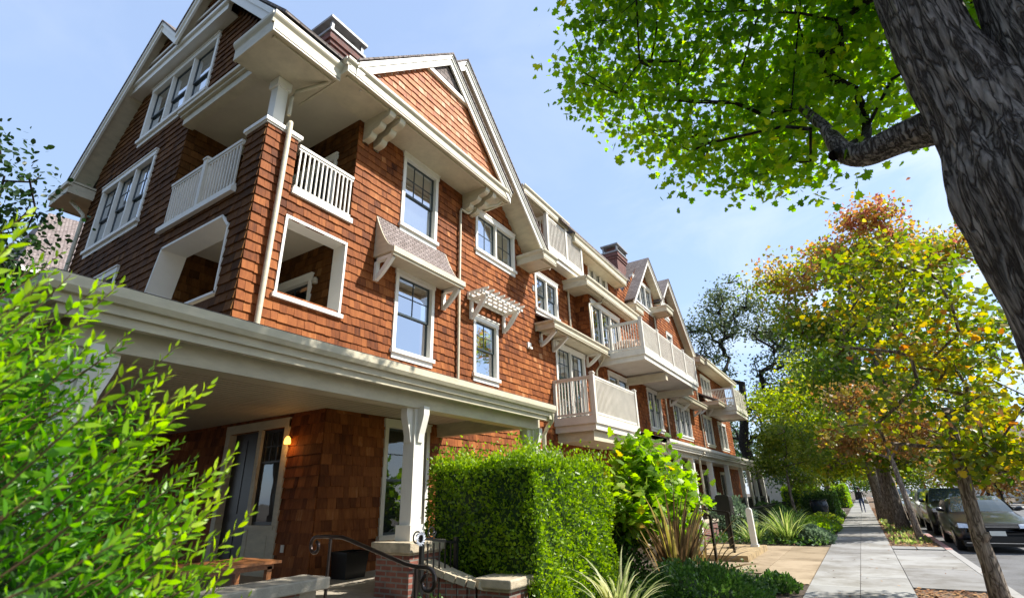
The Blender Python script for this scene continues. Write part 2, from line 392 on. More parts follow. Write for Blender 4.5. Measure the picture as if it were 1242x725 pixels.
def railing(parent, p0, p1, z0, z1, name='railing', sp=.105, th=.032, m='rail', end_gap=0):
    """top rail, bottom rail and square balusters between two plan points"""
    a = Vector((*p0, 0)); b = Vector((*p1, 0)); L_ = (b-a).length; d = (b-a)/L_
    mb = MB()
    mb.beam(a+Vector((0, 0, z1-.03)), b+Vector((0, 0, z1-.03)), .075, .06)
    mb.beam(a+Vector((0, 0, z1-.085)), b+Vector((0, 0, z1-.085)), .04, .05)
    mb.beam(a+Vector((0, 0, z0+.035)), b+Vector((0, 0, z0+.035)), .05, .07)
    n = max(2, int(L_/sp)); 
    for i in range(n):
        p = a+d*L_*(i+.5)/n
        mb.beam(p+Vector((0, 0, z0+.07)), p+Vector((0, 0, z1-.11)), th, th, up=d)
    return mb.build(name, M[m], parent)
def post(parent, x, y, z0, z1, w=.13, name='post', m='rail', cap=True):
    mb = MB(); mb.box(x-w/2, x+w/2, y-w/2, y+w/2, z0, z1)
    if cap:
        mb.box(x-w/2-.02, x+w/2+.02, y-w/2-.02, y+w/2+.02, z1, z1+.03)
        mb.box(x-w/2+.01, x+w/2-.01, y-w/2+.01, y+w/2-.01, z1+.03, z1+.07)
    return mb.build(name, M[m], parent)
def downpipe(parent, pts, r=.045, m='cream', n=10):
    return MB().tube(pts, r, n).build('downpipe', M[m], parent, smooth=True)

# ================================================================== GROUND
g = MB(); g.quad((-400, -300, -.16), (400, -300, -.16), (400, 900, -.16), (-400, 900, -.16))
structure('ground', g, mat('soil', (.11, .085, .055), .95, .3, 2.5, .6, 30))
g = MB(); g.box(-60, -1.18, -30, 120, -.3, -.02)
structure('planting_bed', g, mat('bed_soil', (.075, .052, .033), .95, .35, 5, .8, 40))
# sidewalk slabs with joints
sw = MB(); sr = random.Random(3)
y = -8.0; k = 0
while y < 150:
    L_ = 1.52
    for (a, b) in ((-1.175, -.39), (-.385, .38)):
        sw.cur = sr.random(); dz = sr.uniform(-.002, .002)
        sw.box(a+.003, b-.003, y+.004, y+L_-.004, -.2, dz)
    y += L_
def stain(m):
    n = m.node_tree; b = n.nodes['Principled BSDF']; l = n.links.new; src = b.inputs['Base Color'].links[0].from_socket
    t = node(n, 'ShaderNodeTexCoord'); z = node(n, 'ShaderNodeTexNoise'); z.inputs['Scale'].default_value = .8; z.inputs['Detail'].default_value = 8; z.inputs['Roughness'].default_value = .7
    l(t.outputs['Object'], z.inputs['Vector']); r = node(n, 'ShaderNodeValToRGB'); r.color_ramp.elements[0].position = .38; r.color_ramp.elements[0].color = (.62, .59, .54, 1); r.color_ramp.elements[1].position = .56
    l(z.outputs[0], r.inputs[0]); v = node(n, 'ShaderNodeTexVoronoi'); v.inputs['Scale'].default_value = 2.3; l(t.outputs['Object'], v.inputs['Vector'])
    r2 = node(n, 'ShaderNodeValToRGB'); r2.color_ramp.elements[0].position = .045; r2.color_ramp.elements[0].color = (.45, .43, .40, 1); r2.color_ramp.elements[1].position = .07; l(v.outputs['Distance'], r2.inputs[0])
    m1 = node(n, 'ShaderNodeMix', data_type='RGBA', blend_type='MULTIPLY'); m1.inputs[0].default_value = 1; m2 = node(n, 'ShaderNodeMix', data_type='RGBA', blend_type='MULTIPLY'); m2.inputs[0].default_value = 1
    l(src, m1.inputs[6]); l(r.outputs[0], m1.inputs[7]); l(m1.outputs[2], m2.inputs[6]); l(r2.outputs[0], m2.inputs[7]); l(m2.outputs[2], b.inputs['Base Color'])
    return m
concrete_walk = attr_mat('sidewalk_concrete', [(0, (.22, .215, .205)), (.5, (.27, .265, .25)), (1, (.32, .315, .295))], rough=.9, bump=.3, stretch=(30, 30, 30), grain=.5)
stain(concrete_walk)
structure('sidewalk', sw, concrete_walk)
sb = MB(); sb.box(-1.178, .383, -8, 150, -.2, -.012); structure('sidewalk_bed', sb, mat('joint_dirt', (.07, .06, .05), .95))
# strip between sidewalk and kerb
pl = MB(); pl.box(.39, 1.6, -8, 12.15, -.2, -.03); pl.box(.39, 1.6, 20.3, 150, -.2, -.02)
structure('planting_strip', pl, mat('strip_soil', (.17, .11, .065), .95, .35, 3.5, .9, 35, col2=(.09, .055, .03)))
cw = MB()
for (a, b) in ((12.2, 15.0), (15.01, 17.6), (17.61, 19.3)):
    cw.cur = sr.random(); cw.box(.39, 1.6, a, b-.006, -.2, -.002)
for (a, b) in ((.39, .95), (.98, 1.58)):
    cw.cur = sr.random(); cw.box(a, b, 19.45, 20.25, -.2, .012)
structure('carriage_walk', cw, concrete_walk)
kb = MB(); yy = -8.
while yy < 150:
    kb.box(1.61, 1.76, yy, yy+2.49, -.3, .0); yy += 2.5
structure('kerb', kb, M['concrete'])
kr = MB(); kr.box(1.625, 1.767, 19.6, 26.0, -.15, .006)
structure('red_kerb_paint', kr, mat('red_kerb_paint', (.33, .12, .10), .8, .3, 9, .3, 60, col2=(.30, .24, .22)))
rd = MB(); rd.box(1.75, 10.2, -30, 190, -.4, -.13)
structure('road', rd, stain(mat('asphalt', (.135, .135, .135), .85, .1, 1.2, .5, 160)))
kb = MB(); kb.box(10.2, 10.35, -30, 190, -.3, 0); kb.box(10.35, 12.4, -30, 190, -.3, -.01)
structure('far_pavement', kb, M['concrete'])
# tan entry walk leading left off the sidewalk
dv = MB()
for (x0, x1, y0, y1) in ((-2.15, -1.19, 11.9, 15.6), (-2.15, -1.19, 15.61, 19.6), (-4.2, -2.16, 13.1, 15.6), (-4.2, -2.16, 15.61, 19.6)):
    dv.cur = sr.random(); dv.box(x0, x1-.006, y0, y1, -.2, .001)
structure('entry_walk', dv, stain(attr_mat('tan_concrete', [(0, (.28, .215, .135)), (.5, (.33, .255, .165)), (1, (.38, .30, .20))], rough=.9, bump=.25, stretch=(20, 20, 20), grain=.5)))

# ================================================================== THE APARTMENT BUILDING
B = thing('apartment_building', (-9, 5, 0), 'long four storey brown shingled building with cream trim, balconies and a deep porch', 'building')
XF = -8.0; YS = 4.07
def win_hole(u0, u1, v0, v1): return rect(u0+.04, u1-.04, v0+.02, v1-.03)

# --- windows: (u0,u1,v0,v1,units,grid,lower,blind,casement)
FW = [
 (7.60, 8.93, 7.81, 9.93, 1, (3, 2), (1, 1), .99, False),
 (7.59, 8.93, 4.66, 6.67, 1, (2, 2), (1, 1), 0, False),
 (10.65, 12.80, 8.42, 9.82, 2, (2, 2), (1, 1), .98, True),
 (10.57, 11.76, 4.66, 6.38, 1, (2, 2), (1, 1), 0, False),
 (14.08, 15.75, 7.58, 9.02, 2, (2, 3), (1, 1), .35, False),
 (18.85, 21.0, 9.95, 11.35, 3, (1, 1), (1, 1), 0, True),
 (20.05, 22.4, 5.3, 6.55, 2, (1, 1), (1, 1), 0, True),
 (25.0, 27.1, 4.66, 6.62, 2, (2, 3), (1, 1), .2, False),
 (29.4, 32.9, 4.70, 6.53, 3, (2, 3), (1, 1), 0, False),
 (36.4, 38.9, 4.66, 6.6, 2, (2, 3), (1, 1), 0, False),
 (40.9, 43.6, 4.66, 6.6, 2, (2, 3), (1, 1), 0, False),
 (24.9, 27.9, 11.3, 12.85, 3, (2, 2), (1, 1), .5, True),
 (30.3, 31.2, 11.9, 12.9, 1, (2, 2), (1, 1), 0, True),
 (30.1, 31.3, 9.6, 10.9, 1, (2, 2), (1, 1), .5, False),
 (37.5, 40.5, 8.0, 9.6, 3, (2, 2), (1, 1), 0, False),
]
DOORS = [(15.35, 17.75, 4.02, 6.72, 2, (3, 4), .0), (38.9, 41.2, 7.2, 9.2, 2, (2, 3), 0)]
holes = [win_hole(*f[:4]) for f in FW] + [rect(d[0]+.04, d[1]-.04, d[2], d[3]-.03) for d in DOORS[:1]]
# ground floor
shingles('ground_floor_wall', B, 'F', XF, rect(6.10, 46, .4, 3.3), [win_hole(7.57, 8.93, .92, 3.18)]+[rect(a, a+1.3, .9, 2.9) for a in (14, 20, 24, 29, 34, 39)], m='shingle', seed=1)
shingles('ground_floor_wall', B, 'S', 6.10, rect(-17, -8.0, .4, 3.3), [rect(-11.0, -9.08, .45, 3.06)], m='shingle', seed=2)
# upper street wall with the two loggia openings and the gables
outer = [(4.07, 3.3), (46, 3.3), (46, 9.9), (36.2, 9.9), (35.2, 9.8), (30.5, 14.2), (28.7, 12.4), (26.4, 14.0), (23.2, 11.0), (15.0, 11.0), (14.3, 9.6), (9.5, 14.2), (5.0, 9.95), (4.73, 9.95), (4.73, 8.42), (4.07, 8.42)]
lo_front = [rect(4.73, 6.14, 5.07, 6.66), [(4.72, 7.24), (6.16, 7.24), (6.16, 9.95), (4.72, 9.95)]]
outer_fixed = [(4.07, 3.3), (46, 3.3), (46, 9.9), (36.2, 9.9), (35.2, 9.8), (30.5, 14.2), (28.7, 12.4), (26.4, 14.0), (23.2, 11.3), (14.1, 11.3), (14.1, 9.3), (13.4, 9.35), (9.12, 13.62), (6.5, 11.0), (6.16, 11.0), (6.16, 7.24), (4.73, 7.24), (4.73, 8.42), (4.07, 8.42)]
shingles('street_wall', B, 'F', XF, outer_fixed, holes+[lo_front[0]], m='shingle', seed=3)
# side wall with the loggia openings
side_outer = [(-16.85, 3.3), (-8.0, 3.3), (-8.0, 8.42), (-8.65, 8.42), (-8.65, 7.15), (-11.5, 7.15), (-11.5, 10.2), (-8.7, 10.2), (-8.7, 11.3), (-11.3, 14.0), (-12.5, 12.9), (-13.8, 14.0), (-16.85, 10.9)]
arch = [(-11.5, 5.02), (-8.62, 5.02), (-8.62, 6.36), (-8.9, 6.66), (-11.23, 6.66), (-11.5, 5.75)]
SW = [(-15.98, -12.93, 7.88, 9.92, 3, (2, 2), (1, 1), .3, False), (-14.42, -10.98, 10.76, 12.62, 3, (1, 1), (1, 1), .55, False), (-15.9, -13.3, 4.9, 6.8, 2, (2, 2), (1, 1), 0, False)]
shingles('side_wall', B, 'S', YS, side_outer, [arch]+[win_hole(*f[:4]) for f in SW], m='shingle_shaded', seed=4)
for f in FW: window(B, 'F', XF, f[0], f[1], f[2], f[3], f[4], f[5], f[6], f[7], f[8])
for f in SW: window(B, 'S', YS, f[0], f[1], f[2], f[3], f[4], f[5], f[6], f[7], f[8])
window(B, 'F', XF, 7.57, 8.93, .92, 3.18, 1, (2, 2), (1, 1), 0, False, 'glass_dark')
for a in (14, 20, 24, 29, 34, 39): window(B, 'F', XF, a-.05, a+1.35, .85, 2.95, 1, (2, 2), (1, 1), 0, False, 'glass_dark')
d = DOORS[0]; pd = window(B, 'F', XF, d[0], d[1], d[2], d[3], 2, (3, 5), (1, 1), 0, False, 'glass', door=True)
cu = MB(); cu.quad((-8.2, 15.45, 4.1), (-8.2, 17.65, 4.1), (-8.2, 17.65, 6.6), (-8.2, 15.45, 6.6)); cu.build('curtain', M['curtain'], pd)

# --- loggia interiors
shingles('loggia_wall', B, 'S', 6.17, rect(-11.5, -8.0, 7.0, 9.97), [rect(-10.6, -8.7, 7.05, 9.2)], m='shingle_shaded', seed=5)  # loggia walls take the darker shingle: recess shade painted into the colour
shingles('loggia_wall', B, 'F', -11.5, rect(4.07, 6.17, 7.0, 9.97), m='shingle_shaded', seed=6)
shingles('loggia_wall', B, 'S', 6.17, rect(-11.5, -8.0, 4.3, 6.9), [rect(-10.35, -9.05, 4.35, 6.18)], m='shingle_shaded', seed=7)
shingles('loggia_wall', B, 'F', -11.5, rect(4.07, 6.17, 4.3, 6.9), m='shingle_shaded', seed=8)
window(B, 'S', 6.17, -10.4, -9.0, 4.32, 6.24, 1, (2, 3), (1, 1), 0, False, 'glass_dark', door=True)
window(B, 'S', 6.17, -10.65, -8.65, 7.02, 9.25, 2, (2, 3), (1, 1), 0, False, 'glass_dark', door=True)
for z_ in (4.15, 6.88): MB().box(-11.48, -8.03, 4.1, 6.15, z_, z_+.14).build('loggia_floor', M['cream_ceiling'], B)
# pier inner faces
shingles('corner_pier', B, 'F', -8.65, rect(4.08, 4.72, 7.15, 8.42), m='dark_wood', seed=9, back=True)
inn = MB()
inn.box(-8.64, -8.02, 4.66, 4.725, 7.15, 8.42); inn.box(-8.66, -8.6, 4.09, 4.72, 7.15, 8.42)
inn.build('pier_lining', M['dark_wood'], B)
cp = MB(); cp.box(-8.71, -7.93, 4.0, 4.79, 8.42, 8.50); cp.box(-8.68, -7.955, 4.03, 4.76, 8.385, 8.42); cp.build('pier_cap', M['white'], B)
pp = MB(); pp.box(-8.42, -8.19, 4.24, 4.47, 8.50, 9.75); pp.box(-8.45, -8.16, 4.21, 4.5, 8.5, 8.62); pp.box(-8.46, -8.15, 4.2, 4.51, 9.55, 9.75)
pp.build('loggia_post', M['white'], B)
# trim of the openings
def trim_rect(fr, u0, u1, v0, v1, t=.09, depth=.34, proud=.04):
    mb = MB()
    lbox(mb, fr, u0-t*.2, u0+t*.35, v0, v1, -depth, proud); lbox(mb, fr, u1-t*.35, u1+t*.2, v0, v1, -depth, proud)
    lbox(mb, fr, u0-t*.2, u1+t*.2, v1-t*.35, v1+t*.3, -depth, proud+.002)
    lbox(mb, fr, u0-t*.7, u1+t*.7, v0-t*.9, v0+.0, -depth, proud+.04)
    return mb
trim_rect(frame('F', XF), 4.73, 6.14, 5.09, 6.66).build('opening_trim', M['white'], B)
ta = MB(); fr = frame('S', YS); n_ = len(arch)
for i in range(n_):
    a, b = arch[i], arch[(i+1) % n_]
    if i == n_-1: pass
    dx, dz = b[0]-a[0], b[1]-a[1]; L_ = math.hypot(dx, dz); nx, nz_ = -dz/L_*.045, dx/L_*.045
    q = [(a[0]-nx*.1, a[1]-nz_*.1), (b[0]-nx*.1, b[1]-nz_*.1), (b[0]+nx, b[1]+nz_), (a[0]+nx, a[1]+nz_)]
    ta.prism([fr(p[0], p[1], .04) for p in q], (0, .5, 0))
ta.build('opening_trim', M['white'], B)
rl = railing(B, (-7.97, 4.76), (-7.97, 6.13), 7.28, 8.30, 'loggia_railing')
b_ = MB(); b_.box(-8.1, -7.93, 4.74, 6.2, 7.17, 7.285); b_.build('sill', M['white'], B)
railing(B, (-11.42, 4.03), (-10.06, 4.03), 7.2, 8.28, 'loggia_railing'); railing(B, (-9.94, 4.03), (-8.68, 4.03), 7.2, 8.28, 'loggia_railing')
post(B, -10.0, 4.03, 7.2, 8.34, .12, 'railing_post')
b_ = MB(); b_.box(-11.56, -8.66, 3.96, 4.12, 7.08, 7.2); b_.build('sill', M['white'], B)
# loggia lamps
def wall_lamp(parent, x, y, z, nrm, lit=False):
    mb = MB(); mb.tube([(x, y, z+.05), (x+nrm[0]*.08, y+nrm[1]*.08, z+.09)], .012, 6)
    lo_ = mb.build('wall_lamp', M['metal_dark'], parent)
    s_ = MB(); c_ = (x+nrm[0]*.1, y+nrm[1]*.1)
    s_.tube([(c_[0], c_[1], z+.07), (c_[0], c_[1], z+.03), (c_[0], c_[1], z-.03), (c_[0], c_[1], z-.07)], [.02, .05, .062, .055], 12)
    if lit:
        m, n, b = newmat('lit_lamp_glass'); b.inputs['Base Color'].default_value = (.9, .5, .1, 1)
        b.inputs['Emission Color'].default_value = (1, .42, .06, 1); b.inputs['Emission Strength'].default_value = 2.2
        s_.build('lamp_shade', m, lo_, smooth=True)
    else: s_.build('lamp_shade', M['stone_pale'], lo_, smooth=True)
    return lo_
wall_lamp(B, -8.75, 6.14, 6.0, (0, -1)); wall_lamp(B, -8.84, 6.06, 2.72, (0, -1), True)
ld = bpy.data.lights.new('porch_lamp_light', 'POINT'); ld.energy = 1.2; ld.color = (1, .5, .15); ld.shadow_soft_size = .05
lo_ = bpy.data.objects.new('porch_lamp_light', ld); C.objects.link(lo_); lo_.location = (-8.84, 5.9, 2.62)

# --- eaves: soffit slabs, fascias, gutters
def eave(parent, x_out, x_in, y0, y1, z, depth=.30, m='cream', ends=True, face='F', name='eave'):
    """boxed eave: soffit, stepped fascia and a moulded gutter on the street side (and a return on each end)"""
    mb = MB()
    mb.box(x_in, x_out-.02, y0+.02, y1-.02, z, z+.03)                         # soffit
    mb.box(x_out-.20, x_out-.14, y0+.10, y1-.10, z-.05, z+.0)
    mb.box(x_out-.07, x_out-.02, y0, y1, z-.03, z+depth*.62)                  # fascia
    mb.box(x_in, x_out-.07, y0, y0+.05, z-.03, z+depth*.62); mb.box(x_in, x_out-.07, y1-.05, y1, z-.03, z+depth*.62)
    prof = [(-.02, .42), (.03, .42), (.045, .60), (.085, .74), (.10, .82), (.10, 1.0), (.08, 1.0), (.08, .84), (-.02, .55)]
    pr = [(x_out-.06+p[0], y0-.04, z+depth*p[1]) for p in prof]
    mb.prism(pr, (0, y1-y0+.08, 0))
    pr = [(x_in, y0+.04-p[0], z+depth*p[1]) for p in prof]; mb.prism(pr, (x_out-x_in-.02, 0, 0))
    pr = [(x_in, y1-.04+p[0], z+depth*p[1]) for p in prof]; mb.prism(pr, (x_out-x_in-.02, 0, 0))
    mb.box(x_in, x_out-.03, y0+.03, y1-.03, z+depth*.62, z+depth*.8)
    return mb.build(name, M[m], parent)
# loggia ceiling and corner eave
c_ = MB(); c_.prism([(-11.6, 3.98, 9.97), (-8.2, 3.98, 9.97), (-8.2, 3.98, 9.97)], (0, 0, .01)) if False else None
ce = MB(); ce.box(-11.5, -7.3, 4.12, 6.3, 9.97, 10.05); ce.build('loggia_ceiling', M['cream_ceiling'], B)
eave(B, -7.22, -8.55, 3.46, 4.98, 9.76, .40)
eave(B, -7.02, -8.0, 4.99, 11.15, 9.95, .32)
sb_ = MB(); sb_.box(-11.5, -8.56, 3.92, 4.14, 9.90, 10.10); sb_.box(-11.56, -8.56, 3.86, 4.14, 10.10, 10.18); sb_.box(-11.6, -8.56, 3.80, 4.14, 10.18, 10.26)
sb_.build('loggia_beam', M['cream'], B)
# corbels under the eave: wavy stepped brackets in pairs
def corbel(parent, y, x_in=-7.98, x_out=-7.12, ztop=9.95, w_=.17):
    pr = [(x_in, ztop), (x_out, ztop), (x_out, ztop-.10)]
    for i in range(3):
        xa = x_out-(x_out-x_in)*(i+.0)/3; za = ztop-.10-.15*i; step = (x_out-x_in)/3
        for t in range(1, 6):
            an = math.pi/2*t/5
            pr.append((xa-step*.55*(1-math.cos(an))-0.0, za-.12*math.sin(an)))
        pr.append((xa-step*.98, za-.13)); pr.append((xa-step, za-.155))
    pr.append((x_in, ztop-.58))
    return MB().prism([(p[0], y, p[1]) for p in pr], (0, w_, 0)).build('corbel', M['cream'], parent)
for y_ in (6.28, 6.60, 10.02, 10.36): corbel(B, y_)

# --- projecting street pediment (inner gable) and the main street gable behind it
ped = [(5.4, 10.25), (11.05, 10.25), (8.22, 12.95)]
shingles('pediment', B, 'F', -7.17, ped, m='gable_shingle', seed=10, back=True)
def rake_F(parent, x, ya, za, yb, zb, h=.34, th=.05, soff=.5, name='rake_board', m='white', back=3.0, roofm='roof', steps=2):
    """rake board along a sloping gable edge facing the street, soffit and roof running back"""
    mb = MB(); mb.prism([(x, ya, za), (x, yb, zb), (x, yb, zb-h), (x, ya, za-h)], (-th, 0, 0))
    mb.prism([(x+.035, ya, za), (x+.035, yb, zb), (x+.035, yb, zb-h*.38), (x+.035, ya, za-h*.38)], (-.034, 0, 0))
    mb.prism([(x+.06, ya, za+.0), (x+.06, yb, zb+.0), (x+.06, yb, zb-h*.16), (x+.06, ya, za-h*.16)], (-.024, 0, 0))
    o = mb.build(name, M[m], parent)
    if soff: MB().prism([(x-.06, ya, za-.13), (x-.06, yb, zb-.13), (x-.06, yb, zb-.17), (x-.06, ya, za-.17)], (-soff-.02, 0, 0)).build('rake_soffit', M['cream'], parent)
    dy = .02 if yb > ya else -.02
    MB().prism([(x+.09, ya-dy*2, za+.005), (x+.09, yb, zb+.005), (x+.09, yb, zb+.06), (x+.09, ya-dy*2, za+.06)], (-back, 0, 0)).build('roof', M[roofm], parent)
    return o
def rake_S(parent, y, xa, za, xb, zb, h=.34, soff=.5, back=3.0, m='white'):
    mb = MB(); mb.prism([(xa, y, za), (xb, y, zb), (xb, y, zb-h), (xa, y, za-h)], (0, .05, 0))
    mb.prism([(xa, y-.035, za), (xb, y-.035, zb), (xb, y-.035, zb-h*.38), (xa, y-.035, za-h*.38)], (0, .034, 0))
    o = mb.build('rake_board', M[m], parent)
    if soff: MB().prism([(xa, y+.06, za-.16), (xb, y+.06, zb-.16), (xb, y+.06, zb-.2), (xa, y+.06, za-.2)], (0, soff, 0)).build('rake_soffit', M['cream'], parent)
    if back: MB().prism([(xa, y-.06, za+.005), (xb, y-.06, zb+.005), (xb, y-.06, zb+.065), (xa, y-.06, za+.065)], (0, back, 0)).build('roof', M['roof'], parent)
    return o
rake_F(B, -7.02, 5.2, 10.28, 8.22, 13.20, back=3.2, soff=.14)
rake_F(B, -7.02, 11.15, 10.22, 8.22, 13.20, back=3.2, soff=.14)
# small louvred triangle at the top of the pediment
lv = MB(); 
lv.prism([(-7.13, 7.45, 12.20), (-7.13, 9.0, 12.20), (-7.13, 8.22, 12.98)], (-.02, 0, 0)); lv.build('gable_vent', M['roof'], B)
lt = MB(); lt.box(-7.15, -7.06, 7.35, 9.1, 12.08, 12.20); lt.build('vent_trim', M['white'], B)
# main gable: foot, rakes
rake_F(B, -7.2, 13.85, 9.08, 9.12, 13.88, back=6.0, soff=.74)
rake_F(B, -7.22, 5.5, 10.22, 9.12, 13.88, back=4.0, soff=.7)
eave(B, -6.93, -8.0, 12.95, 13.8, 8.80, .30)
# roof above the loggia, valley cut
rf = MB(); rf.prism([(-7.15, 3.58, 10.22), (-7.15, 5.2, 10.22), (-10.2, 8.4, 13.33), (-11.3, 9.5, 14.45), (-11.3, 3.58, 14.45)], (0, 0, .07)); rf.build('roof', M['roof'], B)
# --- twin side gables
rake_S(B, 3.62, -18.0, 10.25, -13.8, 14.45, back=10, soff=.45)
rake_S(B, 3.64, -12.52, 13.17, -13.8, 14.45, back=10, soff=.45)
rake_S(B, 3.62, -12.52, 13.17, -11.28, 14.43, back=6, soff=.45)
rake_S(B, 3.63, -7.5, 10.52, -11.28, 14.43, back=0, soff=.45, h=.42)
cn = MB(); cn.box(-15.7, -10.3, 3.84, 4.1, 12.72, 12.76); cn.box(-15.75, -10.25, 3.78, 3.86, 12.70, 12.90); cn.box(-15.78, -10.2, 3.72, 3.86, 12.90, 13.0)
cn.build('cornice', M['white'], B)
for pts_, s_ in (([(-12.4, 13.0), (-10.1, 13.0), (-11.28, 14.2)], 11), ([(-15.2, 13.0), (-12.6, 13.0), (-13.8, 14.2)], 12)):
    shingles('side_pediment', B, 'S', 3.86, pts_, m='shingle_shaded', seed=s_)
    t_ = MB(); c0 = sum(p[0] for p in pts_)/3
    t_.prism([(c0-.85, 3.80, 13.42), (c0+.85, 3.80, 13.42), (c0+.8, 3.80, 13.50), (c0-.8, 3.80, 13.50)], (0, .05, 0)); t_.build('pediment_band', M['white'], B)
# eave box at the left foot of the side gable
mb = MB(); mb.box(-18.0, -16.75, 3.5, 4.4, 9.82, 9.86); mb.box(-18.05, -16.7, 3.44, 3.5, 9.80, 10.02); mb.box(-18.1, -16.65, 3.38, 3.5, 10.02, 10.16)
mb.box(-18.05, -18.0, 3.5, 4.4, 9.8, 10.1); mb.box(-16.76, -16.68, 3.46, 4.05, 9.8, 10.1); mb.box(-18.1, -16.7, 3.42, 4.4, 10.14, 10.2); mb.build('eave', M['cream'], B)
# --- chimneys
def chimney(x0, x1, y0, y1, zb, zt):
    mb = MB(); mb.box(x0+.1, x1-.1, y0+.1, y1-.1, zb, zt-.85); mb.box(x0+.05, x1-.05, y0+.05, y1-.05, zt-.85, zt-.72); mb.box(x0, x1, y0, y1, zt-.72, zt-.5)
    mb.box(x0+.2, x1-.2, y0+.2, y1-.2, zt-.5, zt-.12)
    o = mb.build('chimney', M['chimney_brick'], B)
    c_ = MB(); c_.box(x0-.04, x1+.04, y0-.04, y1+.04, zt-.5, zt-.42)
    for a in (x0+.02, x1-.1):
        for b in (y0+.02, y1-.1): c_.box(a, a+.08, b, b+.08, zt-.42, zt-.08)
    c_.box(x0-.06, x1+.06, y0-.06, y1+.06, zt-.08, zt); c_.build('chimney_cap', M['grey_metal'], o)
chimney(-10.4, -9.42, 6.0, 7.15, 11.6, 14.1)
chimney(-9.3, -8.4, 24.2, 25.7, 11.6, 14.6)

# --- awning over the lower window
ay0, ay1 = 6.92, 9.32
pr = []
for t in range(9):
    s_ = t/8; pr.append((-7.98+.62*(s_**1.5 if False else s_), 7.72-(.95)*(1-(1-s_)**1.7)))
aw = MB(); lowr = [(p[0], p[1]-.035) for p in pr][::-1]
aw.prism([(p[0], ay0, p[1]) for p in pr+lowr], (0, ay1-ay0, 0)); awn = aw.build('awning', M['roof_awn'], B)
a2 = MB()
a2.prism([(p[0], ay0-.03, p[1]-.01) for p in pr]+[(-7.40, ay0-.03, 6.66), (-7.98, ay0-.03, 6.66)], (0, .05, 0))
a2.prism([(p[0], ay1-.02, p[1]-.01) for p in pr]+[(-7.40, ay1-.02, 6.66), (-7.98, ay1-.02, 6.66)], (0, .05, 0))
a2.box(-7.98, -7.38, ay0, ay1, 6.64, 6.68); a2.box(-7.40, -7.32, ay0-.05, ay1+.05, 6.62, 6.75); a2.box(-7.43, -7.36, ay0-.03, ay1+.03, 6.56, 6.62)
a2.build('awning_fascia', M['cream'], awn)
def bracket(parent, y, x_in=-7.97, x_out=-7.42, zt=6.62, h=.52, w_=.10):
    mb = MB(); mb.box(x_in, x_in+.07, y, y+w_, zt-h, zt); mb.box(x_in, x_out, y, y+w_, zt-.08, zt)
    arc = []
    for t in range(7):
        a = math.pi/2*t/6; arc.append((x_in+.06+(x_out-x_in-.1)*(1-math.cos(a)), zt-h+.03+(h-.1)*math.sin(a)))
    mb.prism([(x_in+.05, y+.01, zt-h), (x_in+.05, y+.01, zt-h+.1)]+[(x_in+.05+(x_out-x_in-.2)*t/5, y+.01, zt-h+.1+(h-.2)*(t/5)**1.25+.02) for t in range(1, 6)]+[(x_out, y+.01, zt-.04), (x_out, y+.01, zt-.1)]+[(x_in+.05+(x_out-x_in-.05)*(t/5), y+.01, zt-h+(h-.1)*(t/5)**1.35) for t in range(4, 0, -1)], (0, w_-.02, 0))
    return mb.build('bracket', M['white'], parent)
bracket(awn, ay0+.0); bracket(awn, ay1-.12)
# --- little pergola above the next window
pg = MB()
for i in range(8):
    y_ = 10.28+i*.262
    pg.prism([(-7.97, y_, 6.86), (-7.36, y_, 6.86), (-7.28, y_, 6.90), (-7.26, y_, 6.95), (-7.97, y_, 6.95)], (0, .055, 0))
for x_ in (-7.88, -7.70, -7.52, -7.42): pg.box(x_, x_+.04, 10.2, 12.24, 6.80, 6.862)
pg.box(-7.95, -7.90, 10.25, 12.2, 6.72, 6.862)
pgo = pg.build('pergola', M['white'], B)
bracket(pgo, 10.38, zt=6.80, h=.62); bracket(pgo, 11.98, zt=6.80, h=.62)

# --- downpipes on this section
downpipe(B, [(-7.4, 4.95, 9.84), (-7.55, 4.85, 9.72), (-8.05, 4.55, 9.55), (-8.12, 4.52, 9.4), (-8.12, 4.52, 8.95)], .04)
downpipe(B, [(-8.05, 4.5, 8.6), (-7.93, 4.48, 8.64), (-7.90, 4.46, 8.56), (-7.90, 4.46, 4.35)], .05)
downpipe(B, [(-7.2, 10.95, 9.95), (-7.3, 10.85, 9.78), (-7.8, 10.35, 9.60), (-7.92, 10.25, 9.42), (-7.92, 10.15, 9.39), (-7.92, 9.9, 9.37), (-7.92, 9.86, 9.3), (-7.92, 9.86, 4.3)], .04)
downpipe(B, [(-17.2, 3.7, 9.8), (-17.05, 3.85, 9.6), (-16.9, 3.98, 9.4), (-16.82, 3.98, 9.3), (-16.82, 3.98, 4.2)], .05)
downpipe(B, [(-5.05, 9.42, 3.22), (-5.08, 9.44, 3.08), (-5.3, 9.6, 2.95), (-5.38, 9.62, 2.82), (-5.38, 9.62, .2)], .045)

# --- the porch
fz = .42
p_ = MB(); p_.box(-18, -5.2, 1.3, 9.5, .05, fz); p_.box(-8, -5.2, 17, 46, .05, fz); p_.build('porch_floor', M['stone_pale'], B)
cl = MB(); cl.box(-18, -5.36, 1.5, 9.3, 3.24, 3.28); cl.box(-8, -5.6, 18.6, 46, 3.30, 3.34)
cl.build('porch_ceiling', M['cream_ceiling'], B)
